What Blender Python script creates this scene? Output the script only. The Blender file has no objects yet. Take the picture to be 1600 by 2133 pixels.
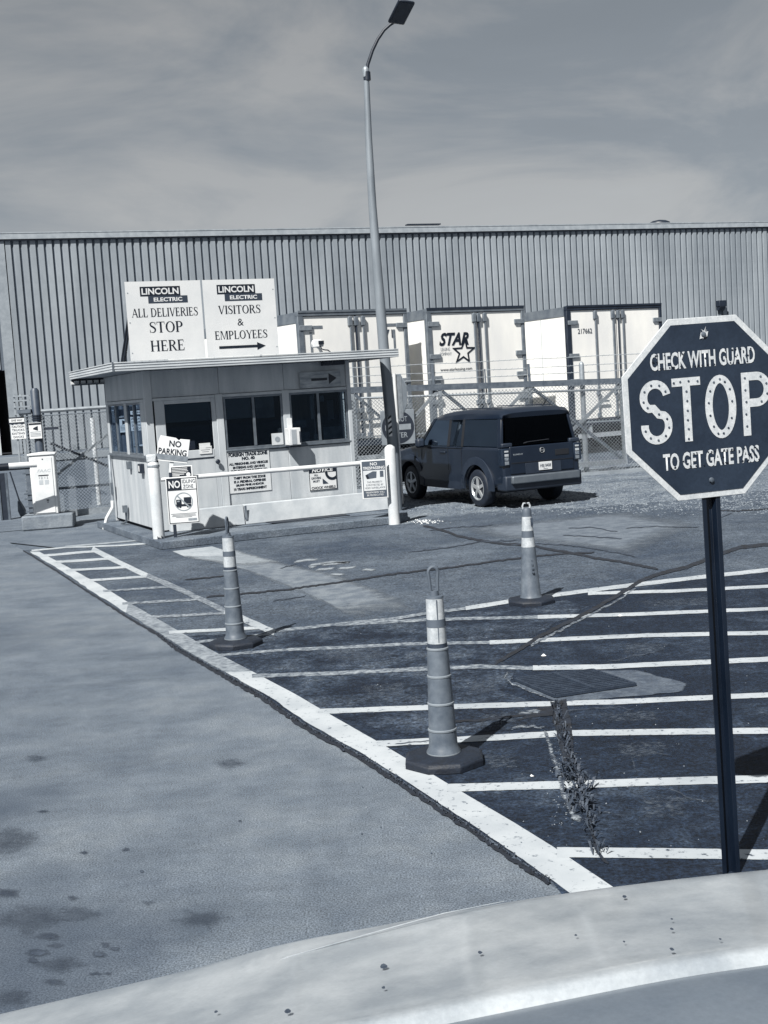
import bpy, bmesh, math, random
from mathutils import Vector, Matrix
rnd = random.Random(7)
R = math.radians
sc = bpy.context.scene
col = sc.collection

# ------------------------------------------------------------------ camera, sky, sun
FOC = 2620.0; PITCH = math.atan(250/2620.0); ROLL = 0.064; CAMH = 2.1
cam = bpy.data.cameras.new('camera'); co = bpy.data.objects.new('camera', cam); col.objects.link(co)
cam.sensor_fit = 'VERTICAL'; cam.sensor_height = 24; cam.lens = 24*FOC/2133.0
cam.clip_start = 0.05; cam.clip_end = 3000
_c, _s = math.cos(ROLL), math.sin(ROLL); _ct, _st = math.cos(PITCH), math.sin(PITCH)
_up0 = Vector((0, _st, _ct)); _x = Vector((1, 0, 0)); _f = Vector((0, _ct, -_st))
_r = _c*_x - _s*_up0; _u = _s*_x + _c*_up0
co.matrix_world = Matrix(((_r.x, _u.x, -_f.x, 0), (_r.y, _u.y, -_f.y, 0), (_r.z, _u.z, -_f.z, CAMH), (0, 0, 0, 1)))
sc.camera = co
sc.view_settings.view_transform = 'Standard'; sc.view_settings.look = 'None'
sc.view_settings.exposure = 0.85; sc.view_settings.gamma = 1.0
SUN_AZ, SUN_EL = 207, 48
w = bpy.data.worlds.new('World'); sc.world = w; w.use_nodes = True
nt = w.node_tree; nt.nodes.clear(); N = nt.nodes.new; L = nt.links.new
out = N('ShaderNodeOutputWorld'); bg = N('ShaderNodeBackground'); L(bg.outputs[0], out.inputs[0])
bg.inputs[1].default_value = 0.074  # thin overcast veil
sky = N('ShaderNodeTexSky'); sky.sky_type = 'NISHITA'; sky.sun_disc = False
sky.sun_elevation = R(SUN_EL); sky.sun_rotation = R(SUN_AZ); sky.air_density = 1.0; sky.dust_density = 2.0; sky.ozone_density = 1.0
bw = N('ShaderNodeRGBToBW'); L(sky.outputs[0], bw.inputs[0])
tint = N('ShaderNodeMix'); tint.data_type = 'RGBA'; tint.blend_type = 'MULTIPLY'; tint.inputs[0].default_value = 1
L(bw.outputs[0], tint.inputs[6]); tint.inputs[7].default_value = (0.95, 1.0, 1.05, 1)
tone = N('ShaderNodeMix'); tone.data_type = 'RGBA'; tone.inputs[0].default_value = 0.86
L(sky.outputs[0], tone.inputs[6]); L(tint.outputs[2], tone.inputs[7])
tc = N('ShaderNodeTexCoord'); mp = N('ShaderNodeMapping'); L(tc.outputs['Generated'], mp.inputs[0])
mp.inputs['Scale'].default_value = (2.0, 2.0, 6.0); mp.inputs['Rotation'].default_value = (R(6), R(-10), 0)
nz = N('ShaderNodeTexNoise'); nz.inputs['Scale'].default_value = 1.5; nz.inputs['Detail'].default_value = 7; nz.inputs['Roughness'].default_value = 0.56; nz.inputs['Distortion'].default_value = 0.5
L(mp.outputs[0], nz.inputs[0])
mr = N('ShaderNodeMapRange'); mr.inputs[1].default_value = 0.36; mr.inputs[2].default_value = 0.72; mr.inputs[3].default_value = 0.88; mr.inputs[4].default_value = 1.3
L(nz.outputs[0], mr.inputs[0])
cl = N('ShaderNodeMix'); cl.data_type = 'RGBA'; cl.blend_type = 'MULTIPLY'; cl.inputs[0].default_value = 1
L(tone.outputs[2], cl.inputs[6]); L(mr.outputs[0], cl.inputs[7])
# the sky of a hazy day: the bright band along the horizon is levelled
gm = N('ShaderNodeMix'); gm.data_type = 'RGBA'; gm.inputs[0].default_value = 0.78
L(cl.outputs[2], gm.inputs[6])
cst = N('ShaderNodeMix'); cst.data_type = 'RGBA'; cst.blend_type = 'MULTIPLY'; cst.inputs[0].default_value = 1
cr_ = N('ShaderNodeValToRGB'); cr_.color_ramp.elements[0].position = .42; cr_.color_ramp.elements[0].color = (.60, .68, .77, 1); cr_.color_ramp.elements[1].position = .57; cr_.color_ramp.elements[1].color = (1, 1, 1, 1); L(nz.outputs[0], cr_.inputs[0])
cst.inputs[6].default_value = (2.30, 2.34, 2.36, 1); L(cr_.outputs[0], cst.inputs[7]); L(cst.outputs[2], gm.inputs[7])
sx = N('ShaderNodeSeparateXYZ'); L(tc.outputs['Generated'], sx.inputs[0])
gr_ = N('ShaderNodeMapRange'); gr_.inputs[1].default_value = 0.06; gr_.inputs[2].default_value = 0.42; gr_.inputs[3].default_value = 1.22; gr_.inputs[4].default_value = 0.92; L(sx.outputs[2], gr_.inputs[0])
fin = N('ShaderNodeMix'); fin.data_type = 'RGBA'; fin.blend_type = 'MULTIPLY'; fin.inputs[0].default_value = 1; L(gm.outputs[2], fin.inputs[6]); L(gr_.outputs[0], fin.inputs[7])
L(fin.outputs[2], bg.inputs[0])
sun = bpy.data.lights.new('sun', 'SUN'); sun.energy = 5.0; sun.angle = R(0.55); sun.color = (1.0, 0.975, 0.92)
so = bpy.data.objects.new('sun', sun); col.objects.link(so)
_sd = Vector((-math.sin(R(SUN_AZ))*math.cos(R(SUN_EL)), -math.cos(R(SUN_AZ))*math.cos(R(SUN_EL)), -math.sin(R(SUN_EL))))
so.rotation_euler = _sd.to_track_quat('-Z', 'Y').to_euler(); so.location = (-10, -10, 30)

# ------------------------------------------------------------------ survey: photo measurements -> metres on the ground
def ray(u, v):
    x = (u-800)/FOC; y = -(v-1066.5)/FOC
    xr = x*_c + y*_s; yr = -x*_s + y*_c
    return Vector((xr, _ct+yr*_st, -_st+yr*_ct))
def G(u, v, z=0.0):
    if 0 < z < .02: z *= .45          # paint, seals and wear lie as thin coats
    d = ray(u, v); t = (z-CAMH)/d.z; return Vector((d.x*t, d.y*t, z))
def D(u, v, y):
    d = ray(u, v); t = y/d.y; return Vector((d.x*t, y, CAMH+d.z*t))

# ------------------------------------------------------------------ materials
TAB = [(0.0, (.35, .8, 2.0)), (.005, (.34, .84, 2.0)), (.02, (.54, .90, 1.6)), (.065, (.74, .96, 1.3)), (.16, (.86, .99, 1.14)), (.35, (.92, 1.0, 1.08)), (.6, (.99, 1.0, 1.01)), (.8, (1.015, 1.0, .955)), (1, (1.02, 1, .95))]
GK = 0.66   # pavement albedos: the photograph is exposed for the shade side
def duo(a):
    a *= .79
    for (x0, c0), (x1, c1) in zip(TAB, TAB[1:]):
        if a <= x1:
            t = (a-x0)/(x1-x0); return tuple(a*(c0[i]*(1-t)+c1[i]*t) for i in range(3))+(1,)
    return (a, a, a, 1)
_mats = {}
def M(name, lo, hi=None, world=False, scale=3, rough=.6, bump=0, bscale=60, metal=0, coat=0, stretch=(1, 1, 1), detail=6, mid=None, fine=0.0, fscale=120, contrast=(.35, .65), spec=.5):
    if name in _mats: return _mats[name]
    m = bpy.data.materials.new(name); m.use_nodes = True; _mats[name] = m
    t = m.node_tree; b = t.nodes['Principled BSDF']; n = t.nodes.new; l = t.links.new
    b.inputs['Roughness'].default_value = rough; b.inputs['Metallic'].default_value = metal
    b.inputs['Coat Weight'].default_value = coat; b.inputs['Coat Roughness'].default_value = .08
    b.inputs['Specular IOR Level'].default_value = spec
    if hi is None: hi = lo*1.12; lo = lo*.9
    tc = n('ShaderNodeTexCoord'); mp = n('ShaderNodeMapping'); mp.inputs['Scale'].default_value = stretch
    if world: l(n('ShaderNodeNewGeometry').outputs['Position'], mp.inputs[0])
    else: l(tc.outputs['Object'], mp.inputs[0])
    z = n('ShaderNodeTexNoise'); z.inputs['Scale'].default_value = scale; z.inputs['Detail'].default_value = detail; z.inputs['Roughness'].default_value = .6; l(mp.outputs[0], z.inputs[0])
    r = n('ShaderNodeValToRGB'); r.color_ramp.elements[0].position = contrast[0]; r.color_ramp.elements[1].position = contrast[1]
    r.color_ramp.elements[0].color = duo(lo); r.color_ramp.elements[1].color = duo(hi); l(z.outputs[0], r.inputs[0])
    c = r.outputs[0]
    if fine:
        z2 = n('ShaderNodeTexNoise'); z2.inputs['Scale'].default_value = fscale; z2.inputs['Detail'].default_value = 4; z2.inputs['Roughness'].default_value = .7; l(tc.outputs['Object'], z2.inputs[0])
        q = n('ShaderNodeMapRange'); q.inputs[1].default_value = .32; q.inputs[2].default_value = .68; q.inputs[3].default_value = 1-fine; q.inputs[4].default_value = 1+fine; l(z2.outputs[0], q.inputs[0])
        x = n('ShaderNodeMix'); x.data_type = 'RGBA'; x.blend_type = 'MULTIPLY'; x.inputs[0].default_value = 1; l(c, x.inputs[6]); l(q.outputs[0], x.inputs[7]); c = x.outputs[2]
    l(c, b.inputs['Base Color'])
    if bump:
        z3 = n('ShaderNodeTexNoise'); z3.inputs['Scale'].default_value = bscale; z3.inputs['Detail'].default_value = 5; l(tc.outputs['Object'], z3.inputs[0])
        bp = n('ShaderNodeBump'); bp.inputs['Strength'].default_value = bump; bp.inputs['Distance'].default_value = .02; l(z3.outputs[0], bp.inputs['Height']); l(bp.outputs[0], b.inputs['Normal'])
    return m

def ground_mat(name, stops, fine=.25, fscale=90, big=.35, bump=.5, bscale=110, rough=.85, alli=0, blots=(), warp=0.0, stretch=(1, 1, 1), midscale=2.5, rotz=0, streak=0, crackscale=9, coarse=14, cfine=.15):
    """asphalt / concrete: large patches + mid patches + grit + optional cracking + stains with a shape"""
    m = bpy.data.materials.new(name); m.use_nodes = True; _mats[name] = m
    t = m.node_tree; b = t.nodes['Principled BSDF']; n = t.nodes.new; l = t.links.new
    b.inputs['Roughness'].default_value = rough; b.inputs['Specular IOR Level'].default_value = .25
    tc = n('ShaderNodeTexCoord'); mp = n('ShaderNodeMapping'); l(tc.outputs['Object'], mp.inputs[0]); mp.inputs['Scale'].default_value = stretch; mp.inputs['Rotation'].default_value = (0, 0, R(rotz))
    def noise(sc_, det=5, ro=.55, src=mp, dist=0):
        z = n('ShaderNodeTexNoise'); z.inputs['Scale'].default_value = sc_; z.inputs['Detail'].default_value = det; z.inputs['Roughness'].default_value = ro; z.inputs['Distortion'].default_value = dist; l(src.outputs[0] if src is mp else src.outputs['Object'], z.inputs[0]); return z.outputs[0]
    def math_(op, a, c_):
        k = n('ShaderNodeMath'); k.operation = op
        for i, q in enumerate((a, c_)):
            if isinstance(q, (int, float)): k.inputs[i].default_value = q
            else: l(q, k.inputs[i])
        return k.outputs[0]
    a = noise(big, 4); bb = noise(midscale, 8, .65, mp, warp)
    f = math_('ADD', math_('MULTIPLY', a, .55), math_('MULTIPLY', bb, .45))
    r = n('ShaderNodeValToRGB'); e = r.color_ramp.elements
    e[0].position = stops[0][0]; e[0].color = duo(stops[0][1]*GK); e[1].position = stops[-1][0]; e[1].color = duo(stops[-1][1]*GK)
    for p, v in stops[1:-1]: x = e.new(p); x.color = duo(v*GK)
    l(f, r.inputs[0]); c = r.outputs[0]
    def mul(c, fac_out, lo, hi, i0=.3, i1=.7):
        q = n('ShaderNodeMapRange'); q.inputs[1].default_value = i0; q.inputs[2].default_value = i1; q.inputs[3].default_value = lo; q.inputs[4].default_value = hi; l(fac_out, q.inputs[0])
        x = n('ShaderNodeMix'); x.data_type = 'RGBA'; x.blend_type = 'MULTIPLY'; x.inputs[0].default_value = 1; l(c, x.inputs[6]); l(q.outputs[0], x.inputs[7]); return x.outputs[2]
    g = noise(fscale, 3, .75, tc)
    c = mul(c, g, 1-fine, 1+fine, .40, .60)
    g2 = noise(coarse, 6, .78, tc, .6)
    c = mul(c, g2, 1-cfine, 1+cfine, .36, .64)
    if streak:
        ms = n('ShaderNodeMapping'); l(tc.outputs['Object'], ms.inputs[0]); ms.inputs['Rotation'].default_value = (0, 0, R(-20)); ms.inputs['Scale'].default_value = (.28, 2.6, 1)
        z = n('ShaderNodeTexNoise'); z.inputs['Scale'].default_value = 1.1; z.inputs['Detail'].default_value = 9; z.inputs['Roughness'].default_value = .72; z.inputs['Distortion'].default_value = .4; l(ms.outputs[0], z.inputs[0])
        c = mul(c, z.outputs[0], 1-streak, 1+streak)
    h = g
    if alli:
        v = n('ShaderNodeTexVoronoi'); v.feature = 'DISTANCE_TO_EDGE'; v.inputs['Scale'].default_value = crackscale
        wz = n('ShaderNodeTexNoise'); wz.inputs['Scale'].default_value = 6; wz.inputs['Detail'].default_value = 4; l(tc.outputs['Object'], wz.inputs[0])
        av = n('ShaderNodeVectorMath'); av.operation = 'MULTIPLY_ADD'; l(wz.outputs['Color'], av.inputs[0]); av.inputs[1].default_value = (.35, .35, .35); l(tc.outputs['Object'], av.inputs[2]); l(av.outputs[0], v.inputs['Vector'])
        # cracks only where the surface is tired
        q = n('ShaderNodeMapRange'); q.inputs[1].default_value = .0; q.inputs[2].default_value = .06; q.inputs[3].default_value = 0; q.inputs[4].default_value = 1; l(v.outputs['Distance'], q.inputs[0])
        inv = math_('SUBTRACT', 1.0, q.outputs[0]); where = noise(1.1, 3, .5, tc)
        w2 = n('ShaderNodeMapRange'); w2.inputs[1].default_value = .42; w2.inputs[2].default_value = .6; l(where, w2.inputs[0])
        k = math_('SUBTRACT', 1.0, math_('MULTIPLY', math_('MULTIPLY', inv, w2.outputs[0]), alli))
        x = n('ShaderNodeMix'); x.data_type = 'RGBA'; x.blend_type = 'MULTIPLY'; x.inputs[0].default_value = 1; l(c, x.inputs[6]); l(k, x.inputs[7]); c = x.outputs[2]
        h = math_('MULTIPLY', g, k)
    for (bx, by, br, sx, strength, val) in blots:
        ms = n('ShaderNodeMapping'); l(tc.outputs['Object'], ms.inputs[0]); ms.vector_type = 'POINT'
        ms.inputs['Location'].default_value = (-bx/br*1.0, -by/br/sx, 0); ms.inputs['Scale'].default_value = (1/br, 1/br/sx, 0)
        ln = n('ShaderNodeVectorMath'); ln.operation = 'LENGTH'; l(ms.outputs[0], ln.inputs[0])
        z = n('ShaderNodeTexNoise'); z.inputs['Scale'].default_value = 1.6/br; z.inputs['Detail'].default_value = 5; l(tc.outputs['Object'], z.inputs[0])
        dd = math_('ADD', ln.outputs['Value'], math_('MULTIPLY', z.outputs[0], 1.6))
        q = n('ShaderNodeMapRange'); q.inputs[1].default_value = 1.3; q.inputs[2].default_value = 1.95; q.inputs[3].default_value = strength; q.inputs[4].default_value = 0; l(dd, q.inputs[0])
        x = n('ShaderNodeMix'); x.data_type = 'RGBA'; l(q.outputs[0], x.inputs[0]); l(c, x.inputs[6]); x.inputs[7].default_value = duo(val*GK); c = x.outputs[2]
    l(c, b.inputs['Base Color'])
    bp = n('ShaderNodeBump'); bp.inputs['Strength'].default_value = bump; bp.inputs['Distance'].default_value = .012; l(h, bp.inputs['Height']); l(bp.outputs[0], b.inputs['Normal'])
    return m

def paint_mat(name, albedo, under, wear, scale=14, soft=.04, dirt=.16):
    albedo *= .58; under *= .6
    """road paint that has flaked away down to the pavement"""
    m = bpy.data.materials.new(name); m.use_nodes = True; _mats[name] = m
    t = m.node_tree; b = t.nodes['Principled BSDF']; n = t.nodes.new; l = t.links.new
    b.inputs['Roughness'].default_value = .7
    tc = n('ShaderNodeTexCoord'); z = n('ShaderNodeTexNoise'); z.inputs['Scale'].default_value = scale; z.inputs['Detail'].default_value = 9; z.inputs['Roughness'].default_value = .72; l(tc.outputs['Object'], z.inputs[0])
    q = n('ShaderNodeMapRange'); q.inputs[1].default_value = wear-soft; q.inputs[2].default_value = wear+soft; l(z.outputs[0], q.inputs[0])
    z2 = n('ShaderNodeTexNoise'); z2.inputs['Scale'].default_value = 3; z2.inputs['Detail'].default_value = 8; l(tc.outputs['Object'], z2.inputs[0])
    r = n('ShaderNodeValToRGB'); r.color_ramp.elements[0].position = .3; r.color_ramp.elements[1].position = .6; r.color_ramp.elements[0].color = duo(albedo*(1-dirt*1.6)); r.color_ramp.elements[1].color = duo(albedo); l(z2.outputs[0], r.inputs[0])
    x = n('ShaderNodeMix'); x.data_type = 'RGBA'; l(q.outputs[0], x.inputs[0]); x.inputs[6].default_value = duo(under); l(r.outputs[0], x.inputs[7]); l(x.outputs[2], b.inputs['Base Color'])
    return m

def glass_mat(name, tintv=.5, refl=.45, rough=.01):
    m = bpy.data.materials.new(name); m.use_nodes = True; _mats[name] = m
    t = m.node_tree; t.nodes.clear(); n = t.nodes.new; l = t.links.new
    o = n('ShaderNodeOutputMaterial'); mx = n('ShaderNodeMixShader'); tr = n('ShaderNodeBsdfTransparent'); gl = n('ShaderNodeBsdfGlossy'); fr = n('ShaderNodeFresnel')
    tr.inputs[0].default_value = (tintv*.9, tintv, tintv*1.08, 1); gl.inputs['Roughness'].default_value = rough; gl.inputs[0].default_value = (refl*.7, refl*.9, refl*1.15, 1); fr.inputs[0].default_value = 1.5
    l(fr.outputs[0], mx.inputs[0]); l(tr.outputs[0], mx.inputs[1]); l(gl.outputs[0], mx.inputs[2]); l(mx.outputs[0], o.inputs[0])
    return m

WHITE = M('white_paint', .62, .74, scale=4, rough=.5)
SIGNW = M('sign_white', .66, .73, scale=2, rough=.4)
INK = M('sign_ink', .008, .013, scale=9, rough=.45)
INK2 = M('sign_ink_faded', .03, .06, scale=30, rough=.6)
GREYINK = M('sign_ink_grey', .22, .3, scale=30, rough=.6)
DARKM = M('dark_metal', .012, .022, scale=8, rough=.5)
GALV = M('galvanised_steel', .26, .36, scale=14, rough=.45, metal=.3, fine=.12)
GALVD = M('weathered_steel', .09, .16, scale=10, rough=.55, metal=.3, fine=.15)
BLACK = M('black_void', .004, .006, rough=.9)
RUBBER = M('black_rubber', .008, .016, scale=12, rough=.65, fine=.3, fscale=60, bump=.2)

# ------------------------------------------------------------------ mesh helpers
class MB:
    def __init__(s): s.v = []; s.f = []; s.mi = []
    def add(s, vs, fs, mi=0):
        o = len(s.v); s.v += [tuple(p) for p in vs]; s.f += [tuple(i+o for i in f) for f in fs]; s.mi += [mi]*len(fs); return s
    def box(s, x0, y0, z0, x1, y1, z1, mi=0, mat=None):
        vs = [Vector((x, y, z)) for z in (z0, z1) for y in (y0, y1) for x in (x0, x1)]
        if mat is not None: vs = [mat @ p for p in vs]
        return s.add(vs, [(0, 2, 3, 1), (4, 5, 7, 6), (0, 1, 5, 4), (2, 6, 7, 3), (0, 4, 6, 2), (1, 3, 7, 5)], mi)
    def quad(s, a, b, c, d, mi=0): return s.add([a, b, c, d], [(0, 1, 2, 3)], mi)
    def poly(s, pts, mi=0): return s.add(pts, [tuple(range(len(pts)))], mi)
    def prism(s, pts, vec, mi=0):
        n = len(pts); vec = Vector(vec); a = [Vector(p) for p in pts]; b = [p+vec for p in a]
        return s.add(a+b, [tuple(range(n))[::-1], tuple(range(n, 2*n))]+[(i, (i+1) % n, n+(i+1) % n, n+i) for i in range(n)], mi)
    def tube(s, pts, r, n=8, mi=0, cap=True, sq=False, rot=0):
        pts = [Vector(p) for p in pts]; rs = r if isinstance(r, (list, tuple)) else [r]*len(pts)
        o = len(s.v); prev = None
        for i, p in enumerate(pts):
            d = (pts[min(i+1, len(pts)-1)]-pts[max(i-1, 0)]).normalized()
            if prev is None:
                a = Vector((0, 0, 1)) if abs(d.z) < .9 else Vector((0, 1, 0))
                x = d.cross(a).normalized()
            else: x = (prev - d*prev.dot(d)).normalized()
            prev = x; y = d.cross(x)
            for k in range(n):
                an = 2*math.pi*k/n + rot; s.v.append(tuple(p + (x*math.cos(an)+y*math.sin(an))*rs[i]))
        for i in range(len(pts)-1):
            for k in range(n):
                s.f.append((o+i*n+k, o+i*n+(k+1) % n, o+(i+1)*n+(k+1) % n, o+(i+1)*n+k)); s.mi.append(mi)
        if cap:
            s.f.append(tuple(o+k for k in range(n))[::-1]); s.mi.append(mi)
            s.f.append(tuple(o+(len(pts)-1)*n+k for k in range(n))); s.mi.append(mi)
        return s
    def bar(s, a, b, w_, h_=None, mi=0):
        """square bar between two points"""
        return s.tube([a, b], (w_ if h_ is None else (w_+h_)/2)*.7071, 4, mi, True, rot=math.pi/4)
    def lathe(s, prof, n=24, c=(0, 0, 0), mi=0, capb=True, capt=True):
        o = len(s.v)
        for r_, z in prof:
            for k in range(n):
                an = 2*math.pi*k/n; s.v.append((c[0]+r_*math.cos(an), c[1]+r_*math.sin(an), c[2]+z))
        for i in range(len(prof)-1):
            for k in range(n): s.f.append((o+i*n+k, o+i*n+(k+1) % n, o+(i+1)*n+(k+1) % n, o+(i+1)*n+k)); s.mi.append(mi)
        if capb: s.f.append(tuple(o+k for k in range(n))[::-1]); s.mi.append(mi)
        if capt: s.f.append(tuple(o+(len(prof)-1)*n+k for k in range(n))); s.mi.append(mi)
        return s
    def build(s, name, mat, parent=None, smooth=False, loc=(0, 0, 0), bevel=0, seg=2, sharp=40):
        me = bpy.data.meshes.new(name); me.from_pydata(s.v, [], s.f)
        for mm in (mat if isinstance(mat, (list, tuple)) else [mat]): me.materials.append(mm)
        if isinstance(mat, (list, tuple)): me.polygons.foreach_set('material_index', s.mi)
        if smooth:
            me.polygons.foreach_set('use_smooth', [True]*len(me.polygons)); me.set_sharp_from_angle(angle=R(sharp))
        me.update()
        o = bpy.data.objects.new(name, me); o.location = loc; col.objects.link(o)
        if parent is not None: o.parent = parent
        if bevel:
            b = o.modifiers.new('bevel', 'BEVEL'); b.width = bevel; b.segments = seg; b.limit_method = 'ANGLE'; b.angle_limit = R(35); b.harden_normals = False
            if not smooth: me.polygons.foreach_set('use_smooth', [True]*len(me.polygons)); me.set_sharp_from_angle(angle=R(30))
        return o
def thing(name, label, cat, loc=(0, 0, 0), rotz=0, group=None, rot=None):
    o = bpy.data.objects.new(name, None); col.objects.link(o); o.location = loc; o.rotation_euler = rot if rot else (0, 0, rotz)
    o.empty_display_size = .1; return tag(o, label, cat, group)
def tag(o, label, cat, group=None):
    o['label'] = label; o['category'] = cat
    if group: o['group'] = group
    return o
def structure(o): o['kind'] = 'structure'; return o
def stuff(o): o['kind'] = 'stuff'; return o

def text(s, name, parent, mat, cx, cz, w_=None, h_=None, y=-.004, bold=0, rot=0, shear=0, depth=0.0005, flip=False, line=1.0):
    """flat print on a plate that faces local -y; fitted to a width and a cap height"""
    cu = bpy.data.curves.new(name, 'FONT'); cu.body = s; cu.align_x = 'CENTER'; cu.align_y = 'CENTER'; cu.offset = bold; cu.shear = shear; cu.resolution_u = 3; cu.space_line = line
    cu.fill_mode = 'FRONT'
    t = bpy.data.objects.new('tmp', cu); col.objects.link(t)
    bpy.context.view_layer.update()
    me = bpy.data.meshes.new_from_object(t.evaluated_get(bpy.context.evaluated_depsgraph_get()))
    bpy.data.objects.remove(t); bpy.data.curves.remove(cu)
    xs = [v.co.x for v in me.vertices]; ys = [v.co.y for v in me.vertices]
    if not xs: return None
    W, Hh = max(xs)-min(xs), max(ys)-min(ys); mx, my = (max(xs)+min(xs))/2, (max(ys)+min(ys))/2
    kx = (w_/W) if w_ else (h_/Hh); ky = (h_/Hh) if h_ else kx
    ca, sa = math.cos(R(rot)), math.sin(R(rot))
    for v in me.vertices:
        a, b = (v.co.x-mx)*kx, (v.co.y-my)*ky
        v.co = (cx+a*ca-b*sa, y, cz+a*sa+b*ca)
    me.name = name; me.materials.clear(); me.materials.append(mat)
    o = bpy.data.objects.new(name, me); col.objects.link(o); o.parent = parent
    return o

# --- stroke-built letters: a bracketed serif face, and the highway face of the big stop sign
def glyph(ch):
    P = []; T, t, sh, sx = .15, .055, .035, .065
    def rect(x0, z0, x1, z1): P.append([(x0, z0), (x1, z0), (x1, z1), (x0, z1)])
    def serif(x0, x1, z): rect(x0-sx, z, x1+sx, z+sh)
    def stem(x, th=T): rect(x, 0, x+th, 1); serif(x, x+th, 0); serif(x, x+th, 1-sh)
    def diag(x0, x1, th): P.append([(x0, 0), (x0+th, 0), (x1+th, 1), (x1, 1)])
    def bowl(cx, cz, rx, rz, a0, a1, tx, tz):
        n = 14
        for i in range(n):
            q = [R(a0+(a1-a0)*k/n) for k in (i, i+1)]
            o = [(cx+rx*math.cos(a), cz+rz*math.sin(a)) for a in q]; ii = [(cx+(rx-tx)*math.cos(a), cz+(rz-tz)*math.sin(a)) for a in q]
            P.append([o[0], o[1], ii[1], ii[0]])
    def sline(pts, ws):
        for (a, b, w0, w1) in zip(pts, pts[1:], ws, ws[1:]):
            d = Vector((b[0]-a[0], b[1]-a[1])).normalized(); nx, nz_ = -d.y, d.x
            P.append([(a[0]-nx*w0/2, a[1]-nz_*w0/2), (b[0]-nx*w1/2, b[1]-nz_*w1/2), (b[0]+nx*w1/2, b[1]+nz_*w1/2), (a[0]+nx*w0/2, a[1]+nz_*w0/2)])
    adv = .7
    if ch == 'A': diag(0.02, .36, t); P.append([(.60, 0), (.76, 0), (.47, 1), (.31, 1)]); rect(.15, .33, .58, .33+t); serif(.02, .08, 0); serif(.61, .75, 0); adv = .78
    elif ch == 'L': stem(.06); rect(.1, 0, .56, t); P.append([(.5, t), (.56, t), (.6, .28), (.57, .28)]); adv = .62
    elif ch == 'D': stem(.06); bowl(.3, .5, .45, .5, -90, 90, T, t); rect(.1, 0, .31, t); rect(.1, 1-t, .31, 1); adv = .8
    elif ch == 'E': stem(.06); rect(.1, 0, .56, t); rect(.1, 1-t, .53, 1); rect(.1, .48, .42, .48+t); rect(.4, .39, .43, .63); P.append([(.5, t), (.56, t), (.6, .26), (.57, .26)]); P.append([(.5, 1-t), (.53, 1-t), (.55, .78), (.52, .78)]); adv = .64
    elif ch == 'I': stem(.07); adv = .3
    elif ch == 'V': P.append([(.3, 0), (.42, 0), (.2, 1), (.04, 1)]); P.append([(.34, 0), (.40, 0), (.70, 1), (.64, 1)]); serif(.05, .18, 1-sh); serif(.64, .70, 1-sh); adv = .76
    elif ch == 'R': stem(.06); bowl(.3, .74, .3, .26, -90, 90, T, t); rect(.1, 1-t, .31, 1); rect(.1, .48, .31, .48+t); P.append([(.55, 0), (.72, 0), (.42, .5), (.26, .5)]); rect(.55, 0, .78, sh); adv = .74
    elif ch == 'S': 
        pts = [(.50, .80), (.46, .91), (.38, .965), (.28, .975), (.17, .94), (.10, .85), (.10, .74), (.16, .64), (.28, .55), (.40, .46), (.48, .36), (.49, .22), (.44, .11), (.35, .04), (.25, .025), (.15, .05), (.09, .12), (.06, .22)]
        ws = [.03, .035, .045, .05, .075, .10, .12, .14, .16, .16, .14, .12, .09, .06, .045, .04, .035, .03]; sline(pts, ws); rect(.49, .70, .52, 1.0); rect(.045, 0, .075, .30); adv = .58
    elif ch == 'T': stem(.27); rect(.02, 1-t, .67, 1); rect(.02, .76, .05, 1); rect(.64, .76, .67, 1); adv = .7
    elif ch == 'O': bowl(.4, .5, .39, .515, 0, 360, T, t); adv = .82
    elif ch == 'P': stem(.06); bowl(.3, .72, .3, .28, -90, 90, T, t); rect(.1, 1-t, .31, 1); rect(.1, .44, .31, .44+t); adv = .66
    elif ch == 'H': stem(.06); stem(.58); rect(.1, .48, .7, .48+t); adv = .84
    elif ch == 'M': stem(.06, t); stem(.76); P.append([(.44, 0), (.5, 0), (.24, 1), (.07, 1)]); P.append([(.44, 0), (.49, 0), (.80, 1), (.74, 1)]); adv = 1.0
    elif ch == 'Y': rect(.3, 0, .3+T, .48); serif(.3, .3+T, 0); P.append([(.3, .45), (.45, .45), (.18, 1), (.02, 1)]); P.append([(.40, .45), (.45, .47), (.72, 1), (.66, 1)]); serif(.03, .17, 1-sh); serif(.66, .72, 1-sh); adv = .74
    elif ch == ' ': adv = .32
    return P, adv
def serif_text(s, name, parent, mat, cx, cz, w_, h_, y=-.0065):
    mb = MB(); x = 0; polys = []
    for ch in s:
        P, a = glyph(ch); polys += [[(px+x, pz) for px, pz in q] for q in P]; x += a+.035
    k = w_/(x-.03)
    for i, q in enumerate(polys):
        yy = y-.00025*(i % 7); mb.poly([(cx-w_/2+px*k, yy, cz-h_/2+pz*h_) for px, pz in q])
    return mb.build(name, mat, parent)

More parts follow.
